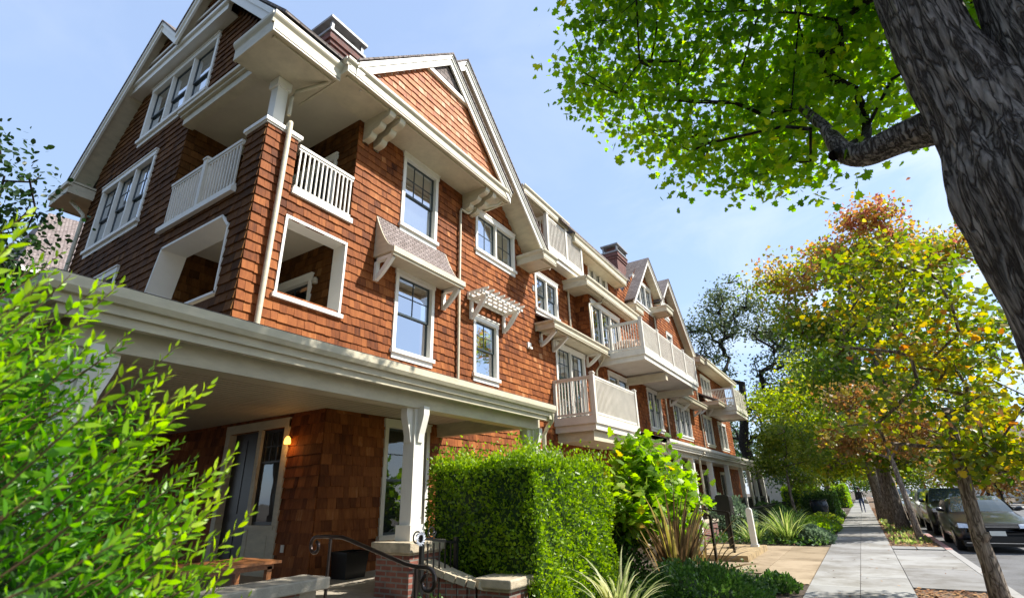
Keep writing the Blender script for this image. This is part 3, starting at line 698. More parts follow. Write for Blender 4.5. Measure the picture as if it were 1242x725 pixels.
# ceiling board lines
bd = MB()
for i in range(90):
    x_ = -17.9+i*.14
    if x_ < -5.4: bd.box(x_, x_+.012, 1.6, 9.25, 3.236, 3.2415)
bd.build('ceiling_boards', mat('board_groove', (.32, .28, .2), .8), B)
def porch_edge(x, y0, y1, z, end0=True):
    mb = MB()
    mb.box(x-.62, x-.38, y0+.35, y1-.12, z-.47, z-.151)       # beam
    mb.box(x-.66, x-.36, y0+.33, y1-.10, z-.19, z-.153)
    mb.box(x-.62, x-.12, y0+.12, y1-.04, z-.15, z-.12)       # soffit
    mb.box(x-.22, x-.14, y0+.14, y1, z-.30, z-.153)       # inner fascia
    mb.box(x-.14, x-.09, y0+.09, y1, z-.22, z-.02)
    prof = [(-.10, -.14), (-.03, -.14), (.0, -.09), (.0, 0), (-.02, 0), (-.02, -.08), (-.10, -.1)]
    mb.prism([(x+p[0], y0, z+p[1]) for p in prof], (0, y1-y0, 0))
    return mb
GX = -4.97; GZ = 3.375
pe = porch_edge(GX, 1.08, 9.46, GZ)
# return along the side
y0 = 1.08
pe.box(-18, GX-.622, y0+.352, y0+.60, GZ-.468, GZ-.12); pe.box(-18, GX-.622, y0+.12, y0+.35, GZ-.15, GZ-.12)
pe.box(-18, GX-.222, y0+.14, y0+.22, GZ-.298, GZ-.152); pe.box(-18, GX-.142, y0+.09, y0+.138, GZ-.218, GZ-.02)
pe.prism([(-18, y0-p[0]*1.0+.0, GZ+p[1]) for p in [(-.10, -.14), (-.03, -.14), (.0, -.09), (.0, 0), (-.02, 0), (-.02, -.08), (-.10, -.1)]], (18+GX-.101, 0, 0))
pe.box(-8.0, -5.36, 9.20, 9.42, 2.96, 3.26); pe.box(-8.0, -5.3, 9.18, 9.44, 3.2, 3.30); pe.box(-5.15, -5.05, 9.3, 9.46, 3.1, 3.36)
pe.build('porch_beam', M['cream'], B)
pr_ = MB()
pr_.prism([(GX-.03, 1.1, GZ-.01), (GX-.03, 9.46, GZ-.01), (-8.0, 9.46, 4.30), (-8.0, 4.07, 4.30)], (0, 0, .03))
pr_.prism([(GX-.03, 1.1, GZ-.01), (-8.0, 4.07, 4.30), (-18, 4.07, 4.30), (-18, 1.1, GZ-.01)], (0, 0, .03)); pr_.build('porch_roof', M['roof'], B)
ew = MB(); ew.prism([(-5.3, 9.44, 3.28), (-8, 9.44, 3.28), (-8, 9.44, 4.28)], (0, -.02, 0)); ew.build('porch_gable_end', M['cream'], B)
def porch_column(x, y, zb=1.09, zt=2.93, w_=.215, m='white', pedestal=True, braces=True, zf=None):
    mb = MB(); mb.box(x-w_/2, x+w_/2, y-w_/2, y+w_/2, zb, zt); mb.box(x-w_/2-.035, x+w_/2+.035, y-w_/2-.035, y+w_/2+.035, zb, zb+.2)
    if braces:
        for dx, dy in ((1, 0), (-1, 0), (0, 1), (0, -1)):
            h = w_/2
            pts_ = [(h, zt-.52), (h+.03, zt-.52), (h+.05, zt-.40), (h+.11, zt-.2), (h+.13, zt-.12), (h+.13, zt), (h, zt)]
            if dx: mb.prism([(x+dx*p[0], y-.06, p[1]) for p in pts_], (0, .12, 0))
            else: mb.prism([(x-.06, y+dy*p[0], p[1]) for p in pts_], (.12, 0, 0))
    o = mb.build('porch_column', M[m], B, bevel=0)
    if pedestal:
        MB().box(x-.31, x+.31, y-.31, y+.31, -.05, zb-.16).build('pedestal', M['brick'], o)
        c_ = MB(); c_.box(x-.37, x+.37, y-.37, y+.37, zb-.13, zb); c_.box(x-.33, x+.33, y-.33, y+.33, zb-.16, zb-.13); c_.build('pedestal_cap', M['stone'], o, bevel=.02)
    return o
for p in ((-5.5, 5.82), (-5.5, 9.28), (-5.5, 1.62), (-9.0, 1.62), (-12.5, 1.62), (-16, 1.62)): porch_column(*p)
# recessed porch lights
for p in ((-6.6, 3.35), (-6.2, 6.6)):
    mb = MB(); mb.cyl((p[0], p[1], 3.225), .07, .012, 16); mb.build('ceiling_light', M['white'], B)
# door and sidelight beside it, wall Y = 6.10
mb = MB(); fs = frame('S', 6.10)
lbox(mb, fs, -9.12, -8.98, .42, 3.14, -.1, .05); lbox(mb, fs, -9.98, -9.86, .42, 3.0, -.1, .04); lbox(mb, fs, -11.15, -11.0, .42, 3.0, -.1, .05)
lbox(mb, fs, -11.15, -8.98, 3.0, 3.17, -.1, .06); lbox(mb, fs, -9.86, -9.12, .42, 1.22, -.1, .03); lbox(mb, fs, -9.9, -9.06, 1.18, 1.25, -.1, .06)
lbox(mb, fs, -9.74, -9.24, .55, 1.08, .03, .036)
dr = mb.build('entrance', M['cream'], B)
db = MB(); lbox(db, fs, -11.0, -9.98, .42, 3.0, -.14, -.10); 
for (a, b) in ((.6, 1.3), (1.45, 2.85)):
    for (q, s_) in ((-10.88, -10.54), (-10.44, -10.1)): lbox(db, fs, q, s_, a, b, -.1, -.09)
db.build('door', mat('dark_door', (.02, .016, .014), .35, .1), dr)
db = MB(); lbox(db, fs, -9.86, -9.12, 1.25, 3.0, -.12, -.08); db.build('interior', M['interior'], dr)
sa = MB()
for (a, b, z0, z1) in ((-9.86, -9.81, 1.25, 3.0), (-9.17, -9.12, 1.25, 3.0), (-9.81, -9.17, 1.25, 1.31), (-9.81, -9.17, 2.94, 3.0), (-9.81, -9.17, 2.36, 2.39), (-9.6, -9.58, 2.39, 2.94), (-9.39, -9.37, 2.39, 2.94), (-9.81, -9.17, 2.66, 2.68)):
    lbox(sa, fs, a, b, z0, z1, -.05, -.02)
sa.build('sash', M['black'], dr)
gp = MB(); gp.quad(fs(-9.82, 1.28, -.035), fs(-9.16, 1.28, -.035), fs(-9.16, 2.97, -.035), fs(-9.82, 2.97, -.035)); gp.build('pane', M['glass_dark'], dr)
so_ = MB(); so_.box(-8.78, -8.70, 6.06, 6.075, .82, .94); so_.build('socket', M['white'], B)

# --- balconies
def balcony(x_out, x_in, y0, y1, zd, zr, posts_y=(), deck_t=.30, m='rail', side=True, label=None, joist=True):
    mb = MB(); mb.box(x_in, x_out-.03, y0+.03, y1-.03, zd-.06, zd); 
    mb.box(x_out-.08, x_out, y0, y1, zd-deck_t*.55, zd+.02); mb.box(x_in, x_out-.08, y0, y0+.08, zd-deck_t*.55, zd+.02); mb.box(x_in, x_out-.08, y1-.08, y1, zd-deck_t*.55, zd+.02)
    mb.box(x_in, x_out-.10, y0+.10, y1-.10, zd-deck_t*.75, zd-deck_t*.6)
    if joist:
        mb.box(x_out-.16, x_out-.06, y0+.06, y1-.06, zd-deck_t, zd-deck_t*.5); mb.box(x_in, x_out-.16, y0+.06, y0+.16, zd-deck_t*1.05, zd-deck_t*.5); mb.box(x_in, x_out-.16, y1-.16, y1-.06, zd-deck_t, zd-deck_t*.5)
    o = mb.build('balcony', M[m], B)
    if label: o['label'] = label
    e = .07
    ys = [y0+e]+list(posts_y)+[y1-e]
    for yy in ys: post(o, x_out-e, yy, zd, zr+.05, .13, m=m)
    for a, b in zip(ys[:-1], ys[1:]): railing(o, (x_out-e, a+.06), (x_out-e, b-.06), zd+.06, zr, m=m)
    if side:
        railing(o, (x_in+.05, y0+e), (x_out-e-.06, y0+e), zd+.06, zr, m=m); railing(o, (x_in+.05, y1-e), (x_out-e-.06, y1-e), zd+.06, zr, m=m)
        post(o, x_in+.07, y0+e, zd, zr, .1, m=m, cap=False)
    return o
b1 = balcony(-6.48, -8.0, 15.0, 19.0, 3.98, 5.28, deck_t=.42)
mb = MB(); mb.box(-8, -6.7, 15.2, 18.8, 3.25, 3.56); mb.build('beam', M['cream'], b1)
b2 = balcony(-5.98, -8.0, 19.15, 27.5, 7.02, 8.24, posts_y=(21.3, 23.3, 25.4), deck_t=.42)
for yy in (22.2, 26.6): MB().box(-8, -6.15, yy, yy+.28, 6.30, 6.62).build('beam', M['cream'], b2)
b3 = balcony(-5.98, -8.9, 38.0, 42.4, 7.18, 8.5, posts_y=(40.2,), deck_t=.5, m='rail')
b4 = balcony(-7.45, -8.0, 14.25, 17.2, 9.9, 11.2, posts_y=(15.8,), deck_t=.35)
# roof over the top balcony
eave(B, -7.42, -9.5, 12.7, 16.0, 11.32, .3, name='balcony_roof')
# bay with patio doors
shingles('bay_wall', B, 'F', -7.4, rect(17.3, 22.3, 6.9, 9.15), [rect(17.45, 20.35, 6.98, 8.78)], seed=20)
shingles('bay_wall', B, 'S', 17.3, rect(-8.0, -7.4, 6.9, 9.15), seed=21)
window(B, 'F', -7.4, 17.4, 20.4, 6.95, 8.84, 3, (2, 3), (1, 1), 0, False, 'glass', door=True)
mb = MB(); mb.box(-8, -7.42, 17.32, 22.28, 6.86, 6.9); mb.build('bay_floor', M['cream'], B)
eave(B, -6.95, -8.0, 16.3, 21.9, 9.05, .34)
eave(B, -7.35, -8.6, 16.4, 22.0, 11.02, .34)
rf = MB(); rf.prism([(-7.3, 15.2, 11.34), (-7.3, 22.4, 11.34), (-11.0, 26, 14.0), (-11.0, 15.2, 14.0)], (0, 0, .08)); rf.build('roof', M['roof'], B)
eave(B, -7.0, -8.0, 22.0, 23.0, 9.72, .32)
# pent roof on brackets over the first balcony doors
mb = MB(); mb.prism([(-7.98, 14.05, 7.42), (-7.28, 14.05, 7.02), (-7.28, 14.05, 6.97), (-7.98, 14.05, 7.37)], (0, 4.35, 0)); pn = mb.build('pent_roof', M['roof_awn'], B)
eave(pn, -7.22, -7.98, 14.0, 18.45, 6.80, .24, name='pent_roof_fascia')
for yy in (14.25, 15.1, 17.9): bracket(pn, yy, x_out=-7.35, zt=6.80, h=.5)
wall_lamp(B, -7.98, 14.15, 6.45, (1, 0)); wall_lamp(B, -7.98, 17.95, 5.95, (1, 0))
mb = MB(); mb.box(-7.99, -7.93, 13.42, 13.62, 6.05, 6.25); mb.box(-7.93, -7.87, 13.45, 13.59, 6.03, 6.10); mb.build('vent_hood', M['white'], B)
mb = MB(); mb.box(-7.99, -7.95, 13.9, 14.02, 8.2, 8.4); mb.build('vent_hood', M['grey_metal'], B)
for pts_ in ([(-7.92, 16.6, 9.1), (-7.92, 16.6, 7.2)], [(-7.0, 18.0, 9.02), (-7.2, 18.05, 8.85), (-7.34, 17.2, 8.6), (-7.34, 17.2, 7.0)], [(-7.3, 18.35, 6.85), (-7.6, 18.6, 6.6), (-7.9, 18.7, 6.3), (-7.9, 18.7, 4.2)]): downpipe(B, pts_, .04)
# further gables
def gable_F(x, ya, za, yb, zb, yc, zc, back=4.0):
    rake_F(B, x, ya, za, yb, zb, back=back, soff=.5); rake_F(B, x, yc, zc, yb, zb-.0, back=back, soff=.5)
gable_F(-7.5, 23.25, 10.72, 26.55, 14.3, 28.75, 12.35)
gable_F(-7.52, 28.3, 12.2, 30.55, 14.4, 35.2, 9.9)
eave(B, -7.0, -8.0, 27.4, 28.6, 11.3, .32); eave(B, -7.05, -8.0, 34.2, 35.3, 9.75, .32)
# far section
eave(B, -7.0, -8.5, 36.0, 46.3, 9.9, .34)
rf = MB(); rf.prism([(-7.0, 35.5, 10.2), (-7.0, 46.4, 10.2), (-11.5, 46.4, 13.2), (-11.5, 35.5, 13.2)], (0, 0, .08)); rf.build('roof', M['roof'], B)
mb = MB(); mb.prism([(-7.98, 35.8, 8.05), (-6.7, 35.8, 7.4), (-6.7, 35.8, 7.3), (-7.98, 35.8, 7.95)], (0, 2.1, 0)); pn = mb.build('pent_roof', M['roof_awn'], B)
eave(pn, -6.65, -7.98, 35.75, 37.95, 7.12, .22, name='pent_roof_fascia'); bracket(pn, 36.0, zt=7.12); bracket(pn, 37.6, zt=7.12)
mb = MB(); mb.prism([(-7.98, 28.6, 7.15), (-7.2, 28.6, 6.85), (-7.2, 28.6, 6.78), (-7.98, 28.6, 7.08)], (0, 5.6, 0)); pn = mb.build('pent_roof', M['roof_awn'], B)
eave(pn, -7.15, -7.98, 28.55, 34.3, 6.62, .2, name='pent_roof_fascia')
for yy in (28.8, 31.0, 33.9): bracket(pn, yy, zt=6.62, h=.45)
for (a, b) in ((35.6, 9.6), (27.9, 11.2)): downpipe(B, [(-7.92, a, b), (-7.92, a, 4.2)], .045)
# far end wall and roof backs
shingles('end_wall', B, 'F', -8.01, rect(46, 46.02, 3, 9.9), seed=22)
mb = MB(); mb.box(-17.5, -8.1, 45.8, 46.0, .3, 9.9); mb.box(-17.5, -17.3, 4.3, 46, .3, 10.2); mb.build('rear_wall', M['shingle_shaded'], B)
# second porch
pe = porch_edge(-5.45, 19.1, 44.0, 3.5)
pe.build('porch_beam', M['rail'], B)
mb = MB(); mb.prism([(-5.48, 19.1, 3.49), (-5.48, 44, 3.49), (-8, 44, 4.25), (-8, 19.1, 4.25)], (0, 0, .03)); mb.build('porch_roof', M['roof'], B)
mb = MB(); mb.prism([(-5.7, 19.12, 3.38), (-8, 19.12, 3.38), (-8, 19.12, 4.22)], (0, .04, 0)); mb.build('porch_gable_end', M['cream'], B)
for yy in (21.7, 23.7, 27.1, 31.0, 35.1, 37.7, 39.8, 43.0): porch_column(-5.97, yy, zb=.42, zt=3.05, w_=.22, pedestal=False, braces=False)
downpipe(B, [(-5.5, 24.4, 3.3), (-5.8, 24.5, 3.05), (-5.8, 24.5, .3)], .045); downpipe(B, [(-5.5, 36.6, 3.3), (-5.8, 36.7, 3.05), (-5.8, 36.7, .3)], .045)
rb = railing(B, (-5.97, 24.0), (-5.97, 45), .5, 1.35, 'porch_railing', sp=.16, m='black')

# ================================================================== FOLIAGE TOOLS
def leaf_shape(kind):
    """flat outlines in (along, across) -> vertices (x along the leaf, y across, z fold) and faces"""
    if kind == 'maple':
        pts = [(0, 0), (.10, .22), (.02, .46), (.30, .36), (.42, .56), (.55, .26), (.78, .30), (1, 0),
               (.78, -.30), (.55, -.26), (.42, -.56), (.30, -.36), (.02, -.46), (.10, -.22)]
        v = [(.38, 0, .0)]+[(a, b, -.18*abs(b)) for a, b in pts]; n = len(pts)
        f = [(0, 1+i, 1+(i+1) % n) for i in range(n)]
        return np.array(v, float), f
    if kind == 'lobed':
        pts = [(0, 0), (.05, .35), (.35, .5), (.5, .3), (.75, .38), (1, 0), (.75, -.38), (.5, -.3), (.35, -.5), (.05, -.35)]
        v = [(.4, 0, 0)]+[(a, b, -.2*abs(b)) for a, b in pts]; n = len(pts)
        return np.array(v, float), [(0, 1+i, 1+(i+1) % n) for i in range(n)]
    if kind == 'lance':
        v = [(0, 0, 0), (.3, .14, .035), (.65, .13, .03), (1, 0, -.06), (.65, -.13, .03), (.3, -.14, .035), (.35, 0, 0), (.68, 0, -.01)]
        f = [(0, 6, 1), (1, 6, 7, 2), (2, 7, 3), (0, 5, 6), (5, 4, 7, 6), (4, 3, 7)]
        return np.array(v, float), f
    if kind == 'oval':
        v = [(0, 0, 0), (.4, .3, .06), (.8, .22, .04), (1, 0, 0), (.8, -.22, .04), (.4, -.3, .06)]
        return np.array(v, float), [(0, 3, 2, 1), (0, 5, 4, 3)]
    v = [(0, 0, 0), (.5, .32, .07), (1, 0, 0), (.5, -.32, .07)]
    return np.array(v, float), [(0, 2, 1), (0, 3, 2)]
def make_leaves(name, parent, m, pos, direc, size, kind='oval', rnd=None, flat=.5, up=(0, 0, 1), origin=None):
    """one mesh of many leaves: pos (n,3), direc (n,3) leaf axis, size (n,)"""
    pos = np.asarray(pos, float); n = len(pos)
    d = np.asarray(direc, float); d /= np.linalg.norm(d, axis=1, keepdims=True)+1e-9
    nu = np.asarray(up, float)*flat + rng.normal(size=(n, 3))*(1-flat)
    y = np.cross(nu, d); y /= np.linalg.norm(y, axis=1, keepdims=True)+1e-9
    z = np.cross(d, y)
    sv, sf = leaf_shape(kind); k = len(sv)
    size = np.asarray(size, float).reshape(n, 1, 1)
    V = pos[:, None, :] + size*(sv[None, :, 0:1]*d[:, None, :] + sv[None, :, 1:2]*y[:, None, :] + sv[None, :, 2:3]*z[:, None, :])
    V = V.reshape(-1, 3)
    if parent is not None: V = V-np.array(ORG[parent.name])
    loops = np.concatenate([np.array(f) for f in sf]); lt = np.array([len(f) for f in sf])
    nl = len(loops)
    LV = (loops[None, :] + (np.arange(n)*k)[:, None]).ravel()
    LT = np.tile(lt, n); LS = np.concatenate([[0], np.cumsum(LT)[:-1]])
    me = bpy.data.meshes.new(name)
    me.vertices.add(len(V)); me.vertices.foreach_set('co', V.ravel())
    me.loops.add(len(LV)); me.loops.foreach_set('vertex_index', LV.astype(np.int32))
    me.polygons.add(len(LT)); me.polygons.foreach_set('loop_start', LS.astype(np.int32)); me.polygons.foreach_set('loop_total', LT.astype(np.int32))
    me.update(calc_edges=True)
    if rnd is None: rnd = rng.random(n)
    a = me.attributes.new('rnd', 'FLOAT', 'FACE'); a.data.foreach_set('value', np.repeat(rnd, len(sf)).astype(np.float32))
    me.materials.append(m)
    o = bpy.data.objects.new(name, me); C.objects.link(o); o.parent = parent
    ORG[o.name] = ORG.get(parent.name, Vector((0, 0, 0))) if parent is not None else Vector((0, 0, 0))
    return o
def rdir(n): 
    v = rng.normal(size=(n, 3)); return v/np.linalg.norm(v, axis=1, keepdims=True)
def in_ell(n, c, r, shell=0.0):
    v = rdir(n); t = rng.random((n, 1))**(1/3); t = shell+(1-shell)*t
    return np.array(c)+v*t*np.array(r)
def skeleton(trunk, targets, tip_r=.012, power=2.3, jitter=.12, up_bias=.3, minr=.0):
    """branch network: trunk = list of points, targets = (n,3). returns nodes, parents, radii"""
    nodes = [np.array(p, float) for p in trunk]; par = [-1]+list(range(len(trunk)-1)); ntr = len(trunk)
    T = np.asarray(targets, float); top = nodes[-1]
    order = np.argsort(np.linalg.norm(T-nodes[max(0, ntr//2)], axis=1))
    first_ok = max(1, int(ntr*.45)); tips = []
    for ti in order:
        t = T[ti]; A = np.array(nodes)
        dd = np.linalg.norm(A-t, axis=1); dz = A[:, 2]-t[2]
        cost = dd + np.maximum(dz, 0)*.8; cost[:first_ok] = 1e9
        j = int(np.argmin(cost)); a = nodes[j]; L_ = dd[j]
        steps = max(1, int(L_/.6)); last = j; steps = min(steps, 7)
        for s in range(1, steps+1):
            f = s/steps; p = a+(t-a)*f
            if s < steps: p = p+rng.normal(size=3)*jitter*L_/steps + np.array([0, 0, up_bias*.15*L_*math.sin(math.pi*f)])
            nodes.append(p); par.append(last); last = len(nodes)-1
        tips.append(last)
    n = len(nodes); acc = np.zeros(n); kids = [0]*n
    for i in range(n):
        if par[i] >= 0: kids[par[i]] += 1
    for i in range(n-1, 0, -1):
        if kids[i] == 0: acc[i] += tip_r**power
        acc[par[i]] += acc[i]
    rad = np.maximum(acc, tip_r**power)**(1/power)
    return nodes, par, rad
def branch_mesh(nodes, par, rad, start=0, n=6, big=10):
    mb = MB()
    kids = {}
    for i, p in enumerate(par):
        if p >= 0: kids.setdefault(p, []).append(i)
    done = set()
    def chain(i0, i1):
        pts = [nodes[i0], nodes[i1]]; rs = [min(rad[i0], rad[i1]*1.25), rad[i1]]; c = i1
        while c in kids:
            nx = max(kids[c], key=lambda q: rad[q])
            for q in kids[c]:
                if q != nx: starts.append((c, q))
            pts.append(nodes[nx]); rs.append(rad[nx]); c = nx
        mb.tube(pts, rs, big if rs[0] > .08 else n, caps=False)
    starts = []
    if start in kids:
        for q in kids[start]: starts.append((start, q))
    while starts: chain(*starts.pop())
    return mb
def tree(name, label, base, trunk, clusters, leafm, barkm, leaf=.09, per=60, spread=.55, kind='oval', cat='tree', group=None,
         tip_r=.012, trunk_r=.2, jitter=.12, flat=.35, droop=.2, cl_rnd=None, squash=.7, rad_clip=None, nearest_trunk=True):
    """a tree: tapered trunk and limbs (one mesh) and a crown of leaves (one mesh)"""
    t = thing(name, base, label, cat, group)
    nodes, par, rad = skeleton(trunk, clusters, tip_r, jitter=jitter)
    nt_ = len(trunk); sc = trunk_r/max(rad[0], 1e-6)
    for i in range(len(rad)):
        rad[i] = rad[i]*sc**.5 if i >= nt_ else rad[i]
    for i in range(nt_): rad[i] = trunk_r*(1-.45*i/(nt_-1))
    rad[0] *= 1.25
    rad = np.minimum(rad, trunk_r*1.3)
    bm_ = branch_mesh(nodes, par, rad); bm_.build('trunk', barkm, t, smooth=True)
    P, D, S, Q = [], [], [], []
    cl = np.asarray(clusters, float)
    for ci, c in enumerate(cl):
        k = int(per*rng.uniform(.6, 1.4)); off = rng.normal(size=(k, 3))*spread*.5*np.array([1, 1, squash])
        P.append(c+off); dd = off/ (np.linalg.norm(off, axis=1, keepdims=True)+1e-6)*.6+rdir(k)*.9; dd[:, 2] -= droop; D.append(dd)
        S.append(leaf*rng.uniform(.65, 1.25, k)); base_r = cl_rnd[ci] if cl_rnd is not None else .5
        Q.append(np.clip(base_r+rng.normal(size=k)*.16, 0, 1))
    make_leaves('crown', t, leafm, np.concatenate(P), np.concatenate(D), np.concatenate(S), kind, np.concatenate(Q), flat)
    return t

M['leaf_canopy'] = leaf_mat('maple_leaf_green', [(0, (.05, .12, .008)), (.4, (.13, .25, .012)), (.75, (.26, .36, .016)), (1, (.40, .40, .03))], .68)
M['leaf_autumn'] = leaf_mat('turning_leaf', [(0, (.07, .13, .015)), (.35, (.14, .21, .02)), (.55, (.25, .26, .03)), (.75, (.33, .21, .045)), (.9, (.30, .13, .055)), (1, (.26, .09, .07))], .5)
M['leaf_young'] = leaf_mat('yellowing_leaf', [(0, (.045, .085, .012)), (.4, (.11, .155, .014)), (.65, (.22, .22, .02)), (.88, (.33, .24, .025)), (1, (.32, .13, .03))], .5)
M['leaf_yellow'] = leaf_mat('yellow_green_leaf', [(0, (.08, .13, .012)), (.5, (.20, .26, .02)), (.85, (.33, .33, .03)), (1, (.38, .22, .05))], .5)
M['leaf_rust'] = leaf_mat('rust_leaf', [(0, (.07, .10, .02)), (.35, (.15, .13, .03)), (.65, (.25, .12, .04)), (1, (.22, .075, .04))], .4)
M['leaf_oak'] = leaf_mat('oak_leaf', [(0, (.03, .05, .02)), (.5, (.07, .095, .035)), (1, (.17, .19, .08))], .35)
M['leaf_mid'] = leaf_mat('mid_green_leaf', [(0, (.04, .085, .012)), (.5, (.11, .17, .02)), (1, (.26, .28, .04))], .45)
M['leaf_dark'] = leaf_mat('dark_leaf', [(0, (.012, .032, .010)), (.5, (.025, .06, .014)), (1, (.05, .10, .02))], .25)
M['leaf_bush'] = leaf_mat('laurel_leaf', [(0, (.022, .095, .006)), (.32, (.075, .22, .008)), (.62, (.23, .39, .010)), (1, (.42, .52, .02))], .45, rough=.38)
M['leaf_hedge'] = leaf_mat('hedge_leaf', [(0, (.06, .13, .008)), (.5, (.15, .25, .012)), (1, (.30, .40, .02))], .4, rough=.4)
M['leaf_lime'] = leaf_mat('lime_leaf', [(0, (.05, .12, .012)), (.5, (.15, .26, .02)), (.9, (.28, .38, .03)), (1, (.35, .2, .03))], .5)
M['leaf_shrub'] = leaf_mat('low_shrub_leaf', [(0, (.02, .06, .010)), (.5, (.05, .11, .02)), (1, (.12, .20, .04))], .3)
M['leaf_grey'] = leaf_mat('grey_green_leaf', [(0, (.05, .085, .05)), (.5, (.11, .16, .09)), (1, (.2, .26, .16))], .3)
M['blade_var'] = leaf_mat('variegated_blade', [(0, (.14, .19, .06)), (.5, (.30, .33, .12)), (1, (.55, .52, .30))], .35)
M['blade_brown'] = leaf_mat('bronze_blade', [(0, (.055, .035, .022)), (.5, (.16, .10, .05)), (.85, (.30, .22, .10)), (1, (.42, .36, .08))], .3)
M['blade_green'] = leaf_mat('green_blade', [(0, (.07, .13, .03)), (.5, (.17, .24, .05)), (1, (.40, .42, .16))], .4)
M['bark_big'] = bark_mat('deep_furrowed_bark', (.045, .036, .031), (.33, .29, .26), 16, 2.2, 1.0, .035)
M['bark'] = bark_mat('bark', (.08, .06, .045), (.34, .28, .22), 12, 2.5, .7, .02)
M['bark_dark'] = bark_mat('dark_bark', (.008, .007, .006), (.05, .042, .036), 6, 2.5, .8, .02)
M['twig'] = mat('twig', (.13, .075, .035), .8, .2)

# ================================================================== BIG STREET TREE (upper right)
bt = thing('street_tree', (1.42, 4.25, 0), 'huge furrowed trunk forking at upper right, green canopy hanging over the sidewalk', 'tree')
tk = MB()
cx_, cy_ = 1.395, 4.10
main = [(cx_, cy_, -.1, .62), (cx_, cy_, .25, .50), (cx_, cy_, .9, .44), (cx_+.0, cy_, 1.8, .41), (cx_, cy_, 2.6, .40), (cx_-.01, cy_, 3.0, .41), (cx_-.05, cy_, 3.4, .40),
        (cx_-.05, cy_+.04, 3.75, .345), (cx_-.12, cy_+.05, 4.15, .285), (cx_-.20, cy_+.04, 4.6, .235), (cx_-.21, cy_+.03, 5.1, .22), (cx_-.2, cy_+.03, 5.8, .21), (cx_-.25, cy_+.1, 6.8, .18), (cx_-.3, cy_+.3, 8.2, .14), (cx_-.4, cy_+.4, 10.0, .08)]
def organic(points, n=40, seg=.06, amp=.045, seed=1):
    """lofted trunk with vertical ridges and lumps in real geometry"""
    rs = np.random.default_rng(seed); P = np.array([p[:3] for p in points]); Rr = np.array([p[3] for p in points])
    cum = np.concatenate([[0], np.cumsum(np.linalg.norm(np.diff(P, axis=0), axis=1))]); m = max(4, int(cum[-1]/seg))
    s = np.linspace(0, cum[-1], m); Q = np.array([np.interp(s, cum, P[:, k]) for k in range(3)]).T; RR = np.interp(s, cum, Rr)
    ker = np.ones(5)/5
    for k in range(3): Q[2:-2, k] = np.convolve(Q[:, k], ker, 'same')[2:-2]
    ph = rs.random(8)*6.28; mb = MB(); base = 0
    D = np.gradient(Q, axis=0); D /= np.linalg.norm(D, axis=1, keepdims=True)
    ref = np.array([0, -1.0, .05])
    for i in range(m):
        x = np.cross(D[i], ref); x /= np.linalg.norm(x); y = np.cross(D[i], x)
        for k in range(n):
            a = 2*math.pi*k/n; tw = s[i]*.25
            d_ = (math.sin(11*(a+tw)+ph[0]+1.2*math.sin(s[i]*2.1+ph[1]))*.5 + math.sin(19*(a-tw*.6)+ph[2]+1.4*math.sin(s[i]*3.3))*.40+math.sin(29*a+ph[5]+2*math.sin(s[i]*4.7+a*3))*.25 + math.sin(3*a+ph[3]+s[i]*1.1)*.9 + math.sin(5*a-s[i]*1.7+ph[4])*.5)
            r_ = RR[i]*(1+amp*d_)
            mb.v.append(tuple(Q[i]+(x*math.cos(a)+y*math.sin(a))*r_))
    for i in range(m-1):
        for k in range(n):
            k2 = (k+1) % n; mb.f.append((i*n+k, i*n+k2, (i+1)*n+k2, (i+1)*n+k)); mb.r.append(.5)
    return mb
trunk_o = organic(main, 128, .03, .062, 4).build('trunk', M['bark_big'], bt, smooth=True)
stem = [(cx_+.04, cy_, 2.9, .30), (cx_+.12, cy_, 3.4, .29), (cx_+.20, cy_-.04, 3.9, .245), (cx_+.245, cy_-.08, 4.5, .215), (cx_+.28, cy_-.1, 5.2, .20), (cx_+.32, cy_-.1, 6.4, .17), (cx_+.5, cy_, 8.5, .10)]
organic(stem, 72, .035, .05, 9).build('limb', M['bark_big'], bt, smooth=True)
limb = [(cx_-.08, cy_+.08, 3.95, .19), (1.12, 4.32, 4.13, .15), (.86, 4.46, 4.19, .12), (.62, 4.58, 4.20, .105), (.50, 4.66, 4.33, .085), (.45, 4.78, 4.7, .05), (.34, 5.05, 5.2, .04)]
organic(limb, 32, .04, .05, 12).build('limb', M['bark_big'], bt, smooth=True)
kn = MB()
# canopy clusters: a spreading crown over the walk, street and garden
def cam_pt(px, py, dist):
    d = (px-621)*r1 - (py-362.5)*u1 + 613.508*fw
    return Vector((0, 0, 1.6)) + d.normalized()*dist
cl = []
und = [(682, 22), (700, 60), (702, 135), (735, 170), (800, 212), (850, 232), (900, 240), (935, 228), (985, 212), (1040, 188), (1085, 160)]
ux = [p[0] for p in und]; uy = [p[1] for p in und]
tries = 0
while len(cl) < 700 and tries < 40000:
    tries += 1
    px = rng.uniform(640, 1330); py = rng.uniform(-330, 245)
    lim = np.interp(px, ux, uy) if px < 1085 else (150 if px < 1120 else 60)
    if px < 682: lim = -100
    if px > 1000 and py > 110 and rng.random() < .45: continue
    if py > lim-12: continue
    dist = rng.uniform(5.6, 9.0) + (lim-py)*.004
    # a few open windows in the foliage
    if (px-855)**2/22**2+(py-96)**2/26**2 < 1: continue
    p = cam_pt(px, py, dist)
    if p.z < 3.6 or p.z > 11.5 or p.y < 3.2 : continue
    q_ = p-SUN*((p.x+2.2)/SUN.x)
    if -1.0 < q_.y < 2.3 and q_.z < 3.1: continue      # the sun reaches the bush through this gap
    cl.append(tuple(p))
cl = np.array(cl)
nodes, par, rad = skeleton([(cx_-.13, cy_, 3.75), (cx_-.3, cy_, 4.6), (cx_-.2, cy_, 5.8), (.42, 4.55, 4.27), (.33, 4.7, 4.7), (.24, 5.0, 5.2), (cx_-.3, cy_+.3, 8.0)][0:7], cl, .006, jitter=.10)
par[3] = 0
